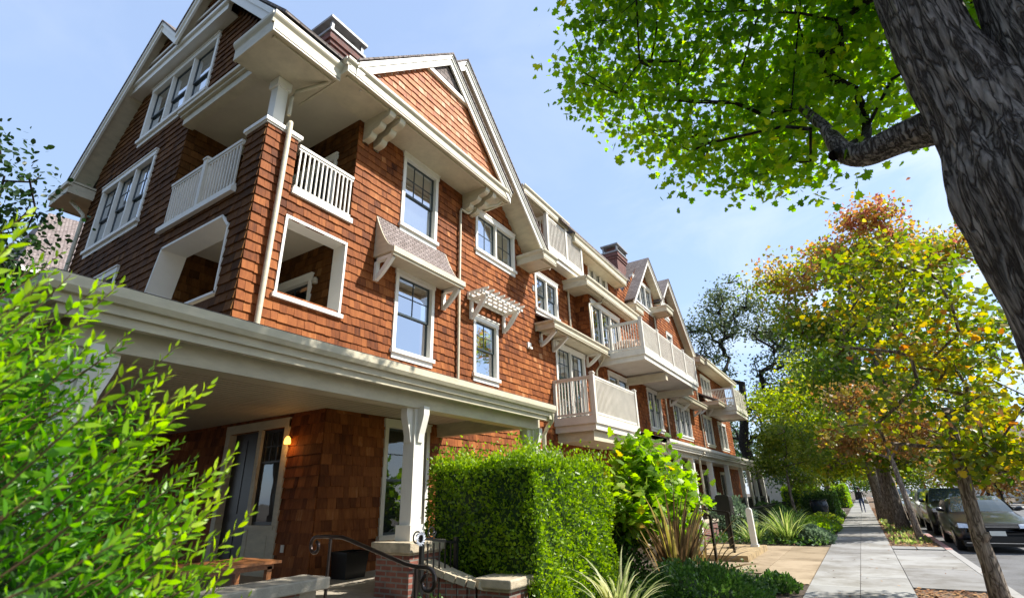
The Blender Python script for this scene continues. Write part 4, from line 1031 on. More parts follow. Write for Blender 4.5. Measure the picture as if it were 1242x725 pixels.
rad = np.minimum(rad*.8, .085)
bm_ = branch_mesh(nodes, par, rad, start=2); bb = branch_mesh(nodes, par, rad, start=5)
off = len(bm_.v); bm_.v += bb.v; bm_.f += [tuple(i+off for i in f) for f in bb.f]; bm_.r += bb.r
for s_ in (3, 4, 6):
    bb = branch_mesh(nodes, [(-9 if (i in (4, 5)) else q) for i, q in enumerate(par)], rad, start=s_)
    off = len(bm_.v); bm_.v += bb.v; bm_.f += [tuple(i+off for i in f) for f in bb.f]; bm_.r += bb.r
bm_.build('branches', M['bark_dark'], bt, smooth=True)
P, D, S, Q = [], [], [], []
for c in cl:
    k = int(rng.uniform(48, 82)); o_ = np.clip(rng.normal(size=(k, 3)), -1.7, 1.7)*.24*np.array([1, 1, .75])
    P.append(c+o_); dd = rdir(k)*.8+o_*.8; dd[:, 2] -= .45; D.append(dd); S.append(rng.uniform(.055, .105, k)); Q.append(np.clip(rng.normal(.45+rng.normal()*.12, .16, k), 0, 1))
make_leaves('crown', bt, M['leaf_canopy'], np.concatenate(P), np.concatenate(D), np.concatenate(S), 'maple', np.concatenate(Q), .45)

# ================================================================== YOUNG TREE at the walk's edge
def wob(points): return [tuple(p) for p in points]
yt = []
for _ in range(125):
    a = rng.uniform(0, 6.28); h = rng.uniform(2.3, 5.9); r_ = rng.uniform(.2, 1.0)*np.interp(h, [2.2, 2.6, 3.6, 4.8, 6.0], [.9, 1.4, 1.45, 1.35, .55])
    yt.append((1.42+r_*math.cos(a)*(.85 if math.cos(a) > 0 else 1.15), 11.0+r_*math.sin(a), h))
for _ in range(46):   # low fringe of leaves hanging over the parked cars
    a = rng.uniform(-1.5, 1.7); r_ = rng.uniform(.2, 1.25); yt.append((1.45+r_*math.cos(a)*1.0, 11.0+r_*math.sin(a), rng.uniform(1.72, 2.25)))
yt = np.array(yt)
tree('young_street_tree', 'slender young tree with yellowing leaves growing beside the sidewalk before the cars', (1.36, 11.0, 0),
     [(1.36, 11.0, -.1), (1.37, 11.0, .5), (1.35, 11.0, .85), (1.37, 11.0, 1.3), (1.41, 11.02, 1.8), (1.44, 11.0, 2.3), (1.47, 11.0, 2.8)], yt,
     M['leaf_young'], M['bark'], leaf=.10, per=34, spread=.42, kind='lobed', trunk_r=.125, tip_r=.006, flat=.6, squash=.45, cl_rnd=np.clip(.5+(yt[:, 2]-3.2)*-.05+rng.normal(size=len(yt))*.16, .05, .95))
kb = MB(); kb.tube([(1.30, 10.98, .82), (1.36, 10.95, .86), (1.48, 10.93, .93)], [.05, .085, .035], 10)
kb.build('burl', M['bark'], bpy.data.objects['young_street_tree'], smooth=True)

# ================================================================== MORE STREET TREES
def crown_pts(n, ells):
    out_ = []
    tot = sum(e[2][0]*e[2][1]*e[2][2] for e in ells)
    for (w_, c, r) in ells:
        k_ = max(3, int(n*w_/7)); cc_ = in_ell(k_, c, r, .45); sel = rng.integers(0, k_, int(n*w_))
        out_.append(cc_[sel]+rng.normal(size=(len(sel), 3))*np.array(r)*.17)
    return np.concatenate(out_)
# large turning tree, red at the top
ct = crown_pts(330, [(.32, (1.9, 33, 8.2), (3.5, 4.0, 3.0)), (.22, (3.4, 33, 11.5), (3.2, 3.5, 3.6)), (.2, (.5, 33, 12.0), (2.6, 3, 3.2)), (.12, (6.0, 34, 11), (2.6, 3, 3.0)), (.08, (4.0, 33, 15.4), (1.2, 1.2, 2.2)), (.06, (2.0, 33, 14.8), (1.3, 1.3, 1.8))])
tree('turning_street_tree', 'large tree turning red and orange at the top, behind the young one', (1.3, 33, 0), [(1.2, 33, -.1), (1.15, 33, 1.5), (1.2, 33, 3.2), (1.6, 33, 5), (2.0, 33, 7), (2.4, 33, 9), (2.8, 33, 11)], ct, M['leaf_autumn'], M['bark'],
     leaf=.19, per=75, spread=1.1, kind='lobed', trunk_r=.40, tip_r=.02, cl_rnd=np.clip(.18+np.maximum(ct[:, 2]-8.5, 0)*.085+rng.normal(size=len(ct))*.12, 0, 1))
# rust coloured small tree and its neighbours on the strip
ct = crown_pts(90, [(.6, (.85, 24.6, 4.2), (1.7, 1.8, 1.1)), (.4, (1.6, 24.6, 3.6), (1.7, 1.6, .7))])
tree('small_street_tree', 'small leaning tree with rust red leaves over the planting strip', (1.3, 22.9, 0), [(1.3, 22.9, -.1), (1.25, 22.9, .8), (1.2, 23.1, 1.7), (1.15, 23.4, 2.6), (1.1, 23.6, 3.4)], ct, M['leaf_rust'], M['bark'], leaf=.12, per=60, spread=.6, kind='lobed', trunk_r=.11, tip_r=.008)
ct = crown_pts(120, [(.55, (2.4, 29.5, 4.6), (2.8, 2.2, 1.6)), (.45, (1.2, 29.5, 3.6), (2.2, 2.2, .9))])
tree('strip_tree', 'leaning tree with golden leaves and thick brown trunk, second along the strip', (1.1, 29.5, 0), [(1.18, 29.5, -.1), (1.15, 29.5, .8), (1.1, 29.5, 1.8), (1.05, 29.5, 2.7), (1.2, 29.5, 3.6)], ct, M['leaf_young'], M['bark'], leaf=.15, per=60, spread=.8, kind='lobed', trunk_r=.27, tip_r=.012)
# yellow green tree over the walk
ct = crown_pts(210, [(.5, (-1.2, 41, 6.4), (3.4, 3.5, 2.9)), (.5, (-.3, 40, 4.2), (2.4, 3.2, 1.6))])
tree('yellow_street_tree', 'thick trunked tree with bright yellow green crown arching over the sidewalk', (.9, 37.5, 0), [(.85, 37.5, -.1), (.83, 37.5, 1.2), (.78, 37.6, 2.4), (.6, 38, 4), (.1, 38.5, 5.2)], ct, M['leaf_yellow'], M['bark'], leaf=.19, per=85, spread=1.1, kind='lobed', trunk_r=.42, tip_r=.015,
     cl_rnd=np.clip(.45+rng.normal(size=len(ct))*.18, 0, 1))
ct = crown_pts(150, [(1, (-1.6, 53, 7.0), (3.2, 4, 4.2))])
tree('tall_garden_tree', 'taller green tree behind the yellow one, crown reaching above the walk', (-2.5, 54, 0), [(-2.5, 54, -.1), (-2.4, 54, 2), (-2.3, 54, 4), (-2.3, 54, 6)], ct, M['leaf_mid'], M['bark'], leaf=.22, per=70, spread=1.3, kind='lobed', trunk_r=.25, cl_rnd=np.full(len(ct), .7))
# green garden tree in front of the far porch
ct = crown_pts(110, [(.75, (-2.75, 29.5, 3.5), (1.45, 1.4, 1.35)), (.25, (-2.85, 29.5, 2.3), (1.0, 1.2, .8))])
tree('garden_tree', 'round bright green garden tree beside the far porch columns', (-2.9, 29.5, 0), [(-2.9, 29.5, -.1), (-2.9, 29.5, .7), (-2.95, 29.5, 1.5), (-2.9, 29.5, 2.6)], ct, M['leaf_mid'], M['bark'], leaf=.13, per=75, spread=.65, kind='oval', trunk_r=.09, cl_rnd=np.clip(.6+rng.normal(size=len(ct))*.15, 0, 1))
# oak with gnarled limbs behind the building's end
tr_ = [(-8.0, 56, -.1), (-8.3, 56, 3), (-8.8, 56, 6), (-8.2, 56, 9), (-7.9, 56, 12)]
oc = []
for (c, r, k) in (((-9.8, 56, 18.5), (2.8, 3, 2.2), 34), ((-5.2, 56, 18.0), (3.2, 3, 2.4), 36), ((-7.2, 56, 21.2), (2.8, 2.6, 1.8), 26), ((-10.5, 56, 14.2), (2.2, 2.4, 2.2), 22), ((-4.0, 56, 13.0), (2.8, 2.4, 2.4), 34), ((-5.8, 56, 8.8), (2.6, 2.6, 2.4), 26), ((-1.8, 56, 16.0), (2.2, 2.4, 2.2), 20), ((-11, 57, 8), (2.5, 2.6, 2.6), 14)):
    oc.append(in_ell(k, c, r, .5))
oc = np.concatenate(oc)
tree('oak_tree', 'dark gnarled oak with twisting bare limbs beyond the end of the building', (-8, 56, 0), tr_, oc, M['leaf_oak'], M['bark_dark'], leaf=.30, per=72, spread=1.3, kind='simple', trunk_r=.62, tip_r=.045, jitter=.42, cl_rnd=np.clip(.5+rng.normal(size=len(oc))*.25, 0, 1), squash=.55)
# backdrop trees closing the street
k = 0
for (x, y_, h, r_, m_, lb) in ((-5.5, 74, 9, 4.5, 'leaf_dark', 'dark rounded tree closing the view left of the far walk'), (2.5, 92, 8, 5.0, 'leaf_mid', 'mid green tree rising behind the distant parked cars'), (-1.0, 112, 9, 6.0, 'leaf_dark', 'dark tree closing the far end of the sidewalk'),
                         (10.5, 66, 5.6, 3.6, 'leaf_rust', 'low reddish tree across the street before the grey house'), (7.5, 95, 7.0, 4.2, 'leaf_young', 'golden tree far along the street behind the cars'), (15.5, 105, 8, 5.5, 'leaf_rust', 'rust coloured tree beyond the grey roofed house'),
                         (-13.5, 66, 9.5, 4.6, 'leaf_dark', 'dark tree low behind the oak trunk')):
    ct = in_ell(95, (x, y_, h*.62), (r_, r_, h*.42), .45)
    tree('background_tree', lb, (x, y_, 0), [(x, y_, -.1), (x+.1, y_, h*.2), (x, y_, h*.4), (x, y_, h*.55)], ct, M[m_], M['bark_dark'], leaf=.34, per=60, spread=1.7, kind='simple', trunk_r=.22, group='trees closing the far view')
# conifer far away
def conifer(label, x, y_, h, r_):
    t = thing('conifer', (x, y_, 0), label, 'tree'); MB().tube([(x, y_, 0), (x, y_, h*.95)], [.35, .04], 8).build('trunk', M['bark_dark'], t)
    P, D, S = [], [], []
    for i in range(30):
        z = h*(.12+.86*i/29); rr = r_*(1-i/30)**.8*rng.uniform(.7, 1.15)
        for j in range(11):
            a = rng.uniform(0, 6.28)
            for s_ in np.linspace(.15, 1, 9):
                for q in range(2):
                    P.append((x+math.cos(a)*rr*s_+rng.normal()*.15, y_+math.sin(a)*rr*s_+rng.normal()*.15, z-rr*.18*s_+rr*.1*s_*s_+rng.normal()*.12)); D.append((math.cos(a+rng.normal()*.5), math.sin(a+rng.normal()*.5), -.15)); S.append(rng.uniform(.45, .85))
    make_leaves('crown', t, M['leaf_dark'], P, D, S, 'simple', None, .6)
conifer('dark tall conifer far across the street on the skyline', 22.3, 120, 17.5, 4.6)
conifer('smaller bluish conifer left of the tall one on the skyline', 18.2, 135, 13.0, 3.4)
# dark leafy twigs of a tree at the far left
ct = []
for (px, py, k_) in ((0, 160, 2), (0, 215, 4), (32, 228, 2), (52, 212, 1), (12, 280, 4), (-15, 250, 6), (40, 280, 1), (52, 300, 1), (-5, 310, 5), (18, 318, 2), (-40, 200, 8), (-40, 300, 14), (0, 330, 6), (-70, 250, 12), (40, 250, 4), (-60, 160, 5), (-100, 230, 14)):
    for _ in range(k_): ct.append(tuple(cam_pt(px+rng.normal()*6, py+rng.normal()*7, rng.uniform(10.6, 12.4))))
tree('left_garden_tree', 'dark leaved tree reaching in at the left edge against the sky', (-11.8, -1.6, 0), [(-11.8, -1.6, -.1), (-11.7, -1.4, 1.6), (-11.6, -1.1, 3.2), (-11.4, -.8, 4.6)], ct, M['leaf_dark'], M['bark_dark'], leaf=.105, per=26, spread=.5, kind='oval', trunk_r=.14, tip_r=.006, flat=.3)

# ================================================================== FOREGROUND BUSH
fb = thing('foreground_bush', (-2.9, .2, 0), 'big bright green bush with pointed leaves filling the near left corner', 'bush')
P, D, S, Q = [], [], [], []; tw = MB()
cb = np.array([-3.27, -.14, .60]); rb_ = np.array([1.68, 1.66, 1.98])
def shoot(b0, d0, L_, nl, size, tone):
    d0 = d0/np.linalg.norm(d0); pts = [b0]; d_ = d0.copy(); n_ = 6
    for i in range(n_):
        d_ = d_+np.array([0, 0, .05])+rng.normal(size=3)*.03; d_ /= np.linalg.norm(d_); pts.append(pts[-1]+d_*L_/n_)
    pts = np.array(pts); tw.tube(pts, list(np.linspace(.0042, .0014, len(pts))), 4, caps=False)
    for i in range(nl):
        f = (i+.5)/nl; x = f*n_; a = int(x); p = pts[a]+(pts[min(a+1, n_)]-pts[a])*(x-a)
        ax = pts[min(a+1, n_)]-pts[a]; ax /= np.linalg.norm(ax)+1e-9
        ph = i*2.4; s_ = np.cross(ax, [.3, .2, .93]); s_ /= np.linalg.norm(s_); t_ = np.cross(ax, s_)
        sd_ = s_*math.cos(ph)+t_*math.sin(ph); op = .75-.38*f
        P.append(p); D.append(ax*(1-op)+sd_*op); S.append(size*(.75+.5*math.sin(math.pi*min(1, f*.9+.15)))*rng.uniform(.8, 1.15)); Q.append(min(1, max(0, tone+.42*(f-.45)+rng.normal()*.09)))
for _ in range(4400):
    v = rdir(1)[0]
    if v[2] < -.35: continue
    if v[0]*.8+v[1]*.45+v[2]*.3 < -.25: continue
    dep = rng.uniform(.66, 1.0); p = cb+v*rb_*dep
    outw = v/rb_; outw /= np.linalg.norm(outw)
    d0 = outw*.75+np.array([.30, .38, .50])+rng.normal(size=3)*.18
    shoot(p, d0, rng.uniform(.20, .38), int(rng.uniform(17, 26)), rng.uniform(.038, .058), .36+.25*(dep-.86)*3)
for _ in range(30):   # longer leaders sticking out
    v = np.array([rng.uniform(.2, 1), rng.uniform(-.1, .9), rng.uniform(.1, 1)]); v /= np.linalg.norm(v)
    shoot(cb+v*rb_*.95, v*.5+np.array([.35, .4, .65]), rng.uniform(.4, .55), 26, .062, .55)
tw.build('twigs', M['twig'], fb)
for _ in range(11000):   # dense inner leaves of the bush
    v = rdir(1)[0]
    if v[2] < -.4: continue
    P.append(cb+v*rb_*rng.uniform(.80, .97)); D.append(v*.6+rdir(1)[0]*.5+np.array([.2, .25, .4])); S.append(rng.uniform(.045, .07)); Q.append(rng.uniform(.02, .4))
make_leaves('foliage', fb, M['leaf_bush'], P, D, S, 'lance', np.array(Q), .35)
co = MB(); 
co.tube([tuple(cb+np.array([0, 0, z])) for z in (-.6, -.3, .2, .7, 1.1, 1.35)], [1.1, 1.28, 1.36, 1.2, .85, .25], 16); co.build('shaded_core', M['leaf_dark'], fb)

# ================================================================== HEDGES AND SHRUBS
def box_hedge(name, label, x0, x1, y0, y1, z0, z1, n, leaf, m='leaf_hedge', group=None, wav=.04, shag=.12, cat='hedge'):
    t = thing(name, ((x0+x1)/2, (y0+y1)/2, z0), label, cat, group)
    dx, dy, dz = x1-x0, y1-y0, z1-z0; areas = [dx*dz, dy*dz, dy*dz, dx*dy]; A = sum(areas); P, D, S, Q = [], [], [], []
    for fi, ar in enumerate(areas):
        k = int(n*ar/A*(1.25 if fi == 3 else 1)); a = rng.random(k); b = rng.random(k); dep = np.abs(rng.normal(size=k))*.07
        lump = wav*(np.sin(a*9+b*5)+.8*np.sin(b*13-a*7)+.7*np.sin(a*23+b*17))
        if fi == 0: p = np.stack([x0+a*dx, y0+dep-lump, z0+b*dz], 1); nn = (0, -1, 0)
        elif fi == 1: p = np.stack([x1-dep+lump, y0+a*dy, z0+b*dz], 1); nn = (1, 0, 0)
        elif fi == 2: p = np.stack([x0+dep-lump, y0+a*dy, z0+b*dz], 1); nn = (-1, 0, 0)
        else: p = np.stack([x0+a*dx, y0+b*dy, z1-dep+lump+np.abs(rng.normal(size=k))*shag*(rng.random(k) < .35)], 1); nn = (0, 0, 1)
        # rounded edges
        ed = .22; cxm = np.clip(p, [x0+ed, y0+ed, z0-9], [x1-ed, y1-ed, z1-ed]); o_ = p-cxm; ln = np.linalg.norm(o_, axis=1, keepdims=True); f = np.minimum(1, ed*1.15/(ln+1e-6)); top_ex = (p[:, 2:3] > z1); p = np.where(top_ex, p, cxm+o_*f)
        d_ = np.array(nn)*.5+rdir(k)*.8; d_[:, 2] += .5
        P.append(p); D.append(d_); S.append(leaf*rng.uniform(.6, 1.3, k)); Q.append(np.clip(rng.normal(.5, .17, k)+(.12 if fi == 3 else 0), 0, 1))
    make_leaves('foliage', t, M[m], np.concatenate(P), np.concatenate(D), np.concatenate(S), 'oval', np.concatenate(Q), .1)
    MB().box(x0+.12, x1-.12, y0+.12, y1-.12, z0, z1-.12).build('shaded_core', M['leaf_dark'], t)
    return t
hd = box_hedge('clipped_hedge', 'tall clipped box hedge in full leaf before the porch', -5.75, -3.72, 6.38, 9.1, .1, 2.14, 30000, .055, shag=.13)
box_hedge('far_hedge', 'low dark clipped hedge beside the far walk, nearer of two', -3.3, -1.5, 38, 44, 0, 1.35, 6000, .12, 'leaf_shrub')
box_hedge('far_hedge', 'bright lime clipped hedge at the far end of the walk', -2.6, -1.25, 62, 70, 0, 1.9, 6000, .16, 'leaf_lime')
box_hedge('far_hedge', 'pale top hedge behind the dark one near the garden tree', -5.2, -2.8, 46, 50, 0, 1.75, 4000, .16, 'leaf_hedge')
def mound(name, label, c, r, n, leaf, m, kind='oval', cat='shrub', group=None, stems=0):
    t = thing(name, (c[0], c[1], 0), label, cat, group); k = n
    v = rdir(k); v[:, 2] = np.abs(v[:, 2]); lump = 1+.12*np.sin(v[:, 0]*7+c[0]*3)*np.cos(v[:, 1]*6)+.08*np.sin(v[:, 2]*11+v[:, 0]*5)
    p = np.array(c)+v*np.array(r)*(rng.uniform(.72, 1.03, (k, 1)))*lump[:, None]
    d_ = v*.7+rdir(k)*.6; d_[:, 2] += .3
    make_leaves('foliage', t, M[m], p, d_, leaf*rng.uniform(.65, 1.3, k), kind, np.clip(rng.normal(.5, .18, k), 0, 1), .4)
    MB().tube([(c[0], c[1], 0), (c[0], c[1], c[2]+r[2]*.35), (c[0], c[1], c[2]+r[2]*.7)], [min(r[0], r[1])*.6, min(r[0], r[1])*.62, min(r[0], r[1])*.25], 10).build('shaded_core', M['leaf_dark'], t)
    return t
mound('low_shrub', 'dense low round shrub at the bottom centre beside the flax', (-2.35, 8.9, .05), (.95, 1.0, .55), 7000, .055, 'leaf_shrub')
mound('low_shrub', 'small leafy ground plant at the edge of the tan entry walk', (-1.6, 10.9, 0), (.33, .42, .26), 900, .075, 'leaf_shrub')
mound('low_shrub', 'grey green mound right of the strappy clump by the walk', (-1.65, 20.9, 0), (.5, .75, .5), 2200, .10, 'leaf_grey')
mound('low_shrub', 'dark shrub behind the strappy clump', (-2.9, 25.5, 0), (.9, 1.4, .85), 2400, .11, 'leaf_shrub')
mound('low_shrub', 'silvery bush against the second porch railing', (-4.6, 23.5, .3), (.8, 1.5, 1.15), 2600, .10, 'leaf_grey')
mound('low_shrub', 'bright green mound beside the walk past the clump', (-2.0, 27.0, 0), (.8, 2.4, .5), 2600, .12, 'leaf_lime')
mound('low_shrub', 'long low green planting along the walk edge', (-1.95, 33.0, 0), (.7, 3.4, .45), 2600, .13, 'leaf_mid')
mound('low_shrub', 'dark planting under the far porch', (-4.4, 33.5, 0), (1.0, 5.5, 1.0), 3200, .14, 'leaf_shrub')
mound('low_shrub', 'small green shrub before the brick pier by the handrail', (-4.55, 5.25, .1), (.34, .3, .42), 900, .045, 'leaf_shrub')
mound('low_shrub', 'sparse green shrub under the stone capped bench wall', (-4.3, 3.15, .1), (.7, .75, .62), 1900, .045, 'leaf_shrub')
mound('low_shrub', 'dark bush between the hedge and the lime shrub', (-4.7, 10.2, 0), (1.0, 1.0, 1.5), 4200, .08, 'leaf_dark')
# sprawling lime leaved shrub with big leaves
ct = np.concatenate([in_ell(30, (-3.85, 11.3, 1.9), (.65, 1.1, .55), .4), in_ell(18, (-3.95, 10.5, 1.45), (.65, .7, .55), .4), in_ell(13, (-3.55, 12.3, 1.55), (.35, .6, .45), .4), in_ell(8, (-3.95, 11.2, 2.5), (.22, .35, .22), .2), in_ell(16, (-3.75, 11.3, 1.0), (.6, 1.0, .35), .3)])
tree('lime_shrub', 'large lime green shrub with broad lobed leaves right of the hedge', (-3.8, 11.4, 0), [(-3.8, 11.4, -.1), (-3.8, 11.4, .3), (-3.8, 11.4, .6), (-3.8, 11.4, 1.0)], ct, M['leaf_lime'], M['bark'], leaf=.19, per=30, spread=.42, kind='maple', cat='shrub', trunk_r=.06, tip_r=.01, flat=.7, cl_rnd=np.clip(.52+rng.normal(size=len(ct))*.1, 0, 1))
def strappy(name, label, c, n, L_, wd, m, spread=.8, stiff=.5, cat='plant', base_r=.12, lean=None):
    mb = MB()
    for i in range(n):
        a = rng.uniform(0, 6.28); tilt = rng.uniform(.05, 1)*spread; l_ = L_*rng.uniform(.55, 1.1); w0 = wd*rng.uniform(.7, 1.2)
        p = np.array([c[0]+math.cos(a)*base_r*rng.random(), c[1]+math.sin(a)*base_r*rng.random(), c[2]]); d = np.array([math.cos(a)*tilt, math.sin(a)*tilt, 1.0]); d /= np.linalg.norm(d)
        if lean is not None: d = d+np.array(lean)*rng.random(); d /= np.linalg.norm(d)
        sd_ = np.cross(d, [0, 0, 1]); sd_ /= np.linalg.norm(sd_)+1e-9; tone = min(1, max(0, rng.normal(.5, .22)))
        seg = 6; prev = None
        for s_ in range(seg+1):
            f = s_/seg; ww = w0*(1-f**2.2)*(.6+.8*min(1, f*3)) *.5; q = (p-sd_*ww, p+np.cross(sd_, d)*ww*.35, p+sd_*ww)
            if prev is not None:
                for (a0, a1, b0, b1, dt) in ((0, 1, 0, 1, .0), (1, 2, 1, 2, .22)):
                    mb.cur = min(1, tone+dt*(1 if i % 2 else -1)); mb.quad(prev[a0], prev[a1], q[b1], q[b0])
            prev = q; d = d+np.array([math.cos(a), math.sin(a), 0])*(1-stiff)*.18*f*3-np.array([0, 0, (1-stiff)*.34*f]); d /= np.linalg.norm(d); p = p+d*l_/seg
    t = mb.build(name, M[m]); return tag(t, label, cat)
strappy('flax_plant', 'cream striped flax at the bottom edge beside the hedge', (-2.95, 7.05, .0), 46, 1.02, .045, 'blade_var', .75, .35)
strappy('flax_plant', 'bronze flax with upright brown blades before the lime shrub', (-3.05, 10.15, .0), 70, 1.75, .06, 'blade_brown', .62, .72, base_r=.28)
strappy('flax_plant', 'drooping brown and yellow blades beside the entry steps', (-2.95, 11.6, .0), 26, 1.25, .06, 'blade_brown', 1.2, .35, base_r=.2, lean=(.5, .2, 0))
strappy('strappy_clump', 'fountain of yellow green strap leaves beside the sidewalk', (-2.45, 20.8, 0), 190, 1.35, .035, 'blade_green', .95, .42, base_r=.3)
strappy('strappy_clump', 'smaller green strap leaved tuft left of the fountain clump', (-3.35, 20.2, 0), 70, 1.0, .035, 'blade_green', .9, .42, base_r=.25)
# ground cover over the beds and litter on the strip
def scatter(name, m, n, x0, x1, y0, y1, z, size, kind='oval', spread_z=.1, flat=.5, label=None, stand=.6):
    p = np.stack([rng.uniform(x0, x1, n), rng.uniform(y0, y1, n), z+np.abs(rng.normal(size=n))*spread_z], 1)
    keep = ~((p[:, 0] > -4.2) & (p[:, 0] < -1.18) & (p[:, 1] > 11.8) & (p[:, 1] < 19.7) & (p[:, 0] > -2.2)) & ~((p[:, 0] > -4.2) & (p[:, 0] < -1.18) & (p[:, 1] > 13.0) & (p[:, 1] < 19.7))
    p = p[keep]; d_ = rdir(len(p)); d_[:, 2] = np.abs(d_[:, 2])*stand
    o = make_leaves(name, None, M[m] if isinstance(m, str) else m, p, d_, size*rng.uniform(.6, 1.3, len(p)), kind, None, flat)
    o['kind'] = 'stuff'
    if label: o['label'] = label; o['category'] = 'ground cover'
    return o
scatter('ground_cover', 'leaf_shrub', 16000, -5.2, -1.25, 19.8, 45, 0, .11, 'oval', .12, .5, 'low mixed green ground cover filling the bed along the walk')
scatter('ground_cover', 'leaf_shrub', 9000, -4.4, -1.7, 3.5, 12.8, 0, .055, 'oval', .09, .5, 'small green leaves covering the near bed by the hedge')
M['litter'] = attr_mat('dry_leaf', [(0, (.10, .045, .02)), (.5, (.26, .11, .04)), (1, (.38, .22, .09))], rough=.8, bump=0, stretch=(3, 3, 3), grain=.2)
scatter('leaf_litter', 'litter', 7000, .40, 1.6, 20.3, 60, -.01, .08, 'oval', .012, .9, 'fallen brown leaves strewn over the planting strip', stand=.1)
scatter('leaf_litter', 'litter', 1500, .40, 1.6, 8, 12.1, -.02, .07, 'oval', .012, .9, 'fallen brown leaves on the soil by the young tree', stand=.1)
scatter('leaf_litter', 'litter', 190, -2.4, 1.7, 8, 40, .006, .06, 'oval', .004, .9, 'a few dry leaves lying on the concrete', stand=.1)
scatter('strip_grass', 'blade_green', 800, .5, 1.5, 21, 44, -.02, .13, 'simple', .02, .1, 'thin tufts of grass between the fallen leaves', stand=2.0)

# ================================================================== SMALL THINGS AROUND THE PORCH
def scroll(c, r_, a0, turns, x_dir, n=26, shrink=.62):
    """flat spiral in the vertical plane spanned by x_dir and z"""
    pts = []
    for i in range(n+1):
        f = i/n; a = a0+turns*2*math.pi*f; rr = r_*(1-shrink*f)
        pts.append((c[0]+x_dir[0]*rr*math.cos(a), c[1]+x_dir[1]*rr*math.cos(a), c[2]+rr*math.sin(a)))
    return pts
hr = thing('handrail', (-4.7, 4.3, .2), 'bronze metal handrail with curled ends rising to the near porch', 'handrail')
rail_pts = scroll((-5.55, 4.3, 1.13), .10, R(90), -.0, (1, 0))[:1]
sc = scroll((-5.56, 4.3, 1.135), .10, R(90), .95, (1, 0), shrink=.55)[::-1]
sc2 = scroll((-3.80, 4.3, .86), .12, R(90), -1.0, (1, 0), shrink=.6)
MB().tube(sc+[(-5.4, 4.3, 1.24), (-5.1, 4.3, 1.235), (-5.0, 4.3, 1.215), (-4.1, 4.3, 1.0), (-3.98, 4.3, .985)]+sc2, .021, 8).build('rail', M['metal_rail'], hr, smooth=True)
MB().tube([(-5.3, 4.3, .4), (-5.3, 4.3, 1.22)], .019, 8).build('post', M['metal_rail'], hr, smooth=True)
MB().tube([(-3.95, 4.3, .1), (-3.95, 4.3, .97)], .021, 8).build('post', M['metal_rail'], hr, smooth=True)
st_ = MB(); st_.box(-5.19, -4.85, 4.0, 5.5, -.05, .30); st_.box(-4.85, -4.5, 4.0, 5.5, -.05, .18); st_.box(-4.5, -4.1, 4.0, 5.5, -.05, .06)
t = st_.build('steps', M['stone_pale']); tag(t, 'pale stone steps leading up to the near porch under the handrail', 'steps')
gw = thing('bench_wall', (-5.5, 3.0, 0), 'low brick wall with pale stone cap at the porch front left of the handrail', 'wall')
MB().box(-5.65, -5.35, 2.05, 4.0, 0, .71).build('brickwork', M['brick'], gw)
MB().box(-5.74, -5.26, 2.0, 4.32, .71, .83).build('cap', M['stone_pale'], gw, bevel=.015)
MB().box(-5.6, -5.4, 4.02, 4.25, .42, .71).build('support', M['stone_pale'], gw)
# curved garden wall with pier before the hedge
gp_ = thing('brick_pier', (-4.15, 6.25, 0), 'square brick pier with stone cap in front of the hedge corner', 'pier')
MB().box(-4.40, -3.95, 6.0, 6.45, -.1, .52).build('brickwork', M['brick'], gp_)
c_ = MB(); c_.box(-4.47, -3.88, 5.93, 6.52, .55, .66); c_.box(-4.43, -3.92, 5.97, 6.48, .51, .55); c_.build('cap', M['stone'], gp_, bevel=.02)
cwl = thing('curved_wall', (-4.8, 5.6, 0), 'curving low wall with stone top joining the porch pedestal to the pier', 'wall')
cc = []
for i in range(9):
    f = i/8; a = f*math.pi/2; cc.append((-5.35+.95*math.sin(a)*1.0, 5.85+.28*(1-math.cos(a)), 0))
mb = MB(); mc = MB()
for i in range(8):
    a, b = Vector(cc[i]), Vector(cc[i+1]); z0 = .86-.30*math.sin(i/8*math.pi/2); z1 = .86-.30*math.sin((i+1)/8*math.pi/2)
    mb.beam(a+Vector((0, 0, z0/2)), b+Vector((0, 0, z0/2)), .22, z0-.06); mc.beam(a+Vector((0, 0, z0)), b+Vector((0, 0, z1)), .32, .08)
mb.build('brickwork', M['brick'], cwl); mc.build('cap', M['stone'], cwl)
# iron fence panel with scroll and medallion between column and hedge
fp = thing('iron_gate', (-4.9, 5.35, .2), 'dark wrought iron gate post with scrolls beside the porch pedestal', 'gate')
mb = MB()
mb.box(-4.93, -4.88, 5.40, 5.45, .1, 1.22); mb.box(-4.93, -4.88, 6.1, 6.15, .1, 1.12)
mb.beam((-4.9, 5.42, 1.15), (-4.9, 6.12, 1.05), .03, .03); mb.beam((-4.9, 5.42, .35), (-4.9, 6.12, .35), .03, .03)
for i in range(1, 6): mb.beam((-4.9, 5.42+i*.117, .35), (-4.9, 5.42+i*.117, 1.08), .016, .016, up=(1, 0, 0))
mb.build('frame', M['black'], fp)
mb = MB()
for (cy2, cz, s_) in ((5.32, 1.16, 1), (5.6, 1.22, -1)): mb.tube(scroll((-4.9, cy2, cz), .085, R(0), 1.3*s_, (0, 1)), .011, 6)
mb.build('scrollwork', M['black'], fp)
mb = MB()
for i in range(14):
    a = 2*math.pi*i/14; mb.tube([(-4.87, 5.36+.05*math.cos(a), 1.15+.05*math.sin(a)), (-4.87, 5.36+.085*math.cos(a+.5), 1.15+.085*math.sin(a+.5))], .009, 5)
mb.build('medallion', mat('pale_enamel', (.5, .53, .6), .4), fp)
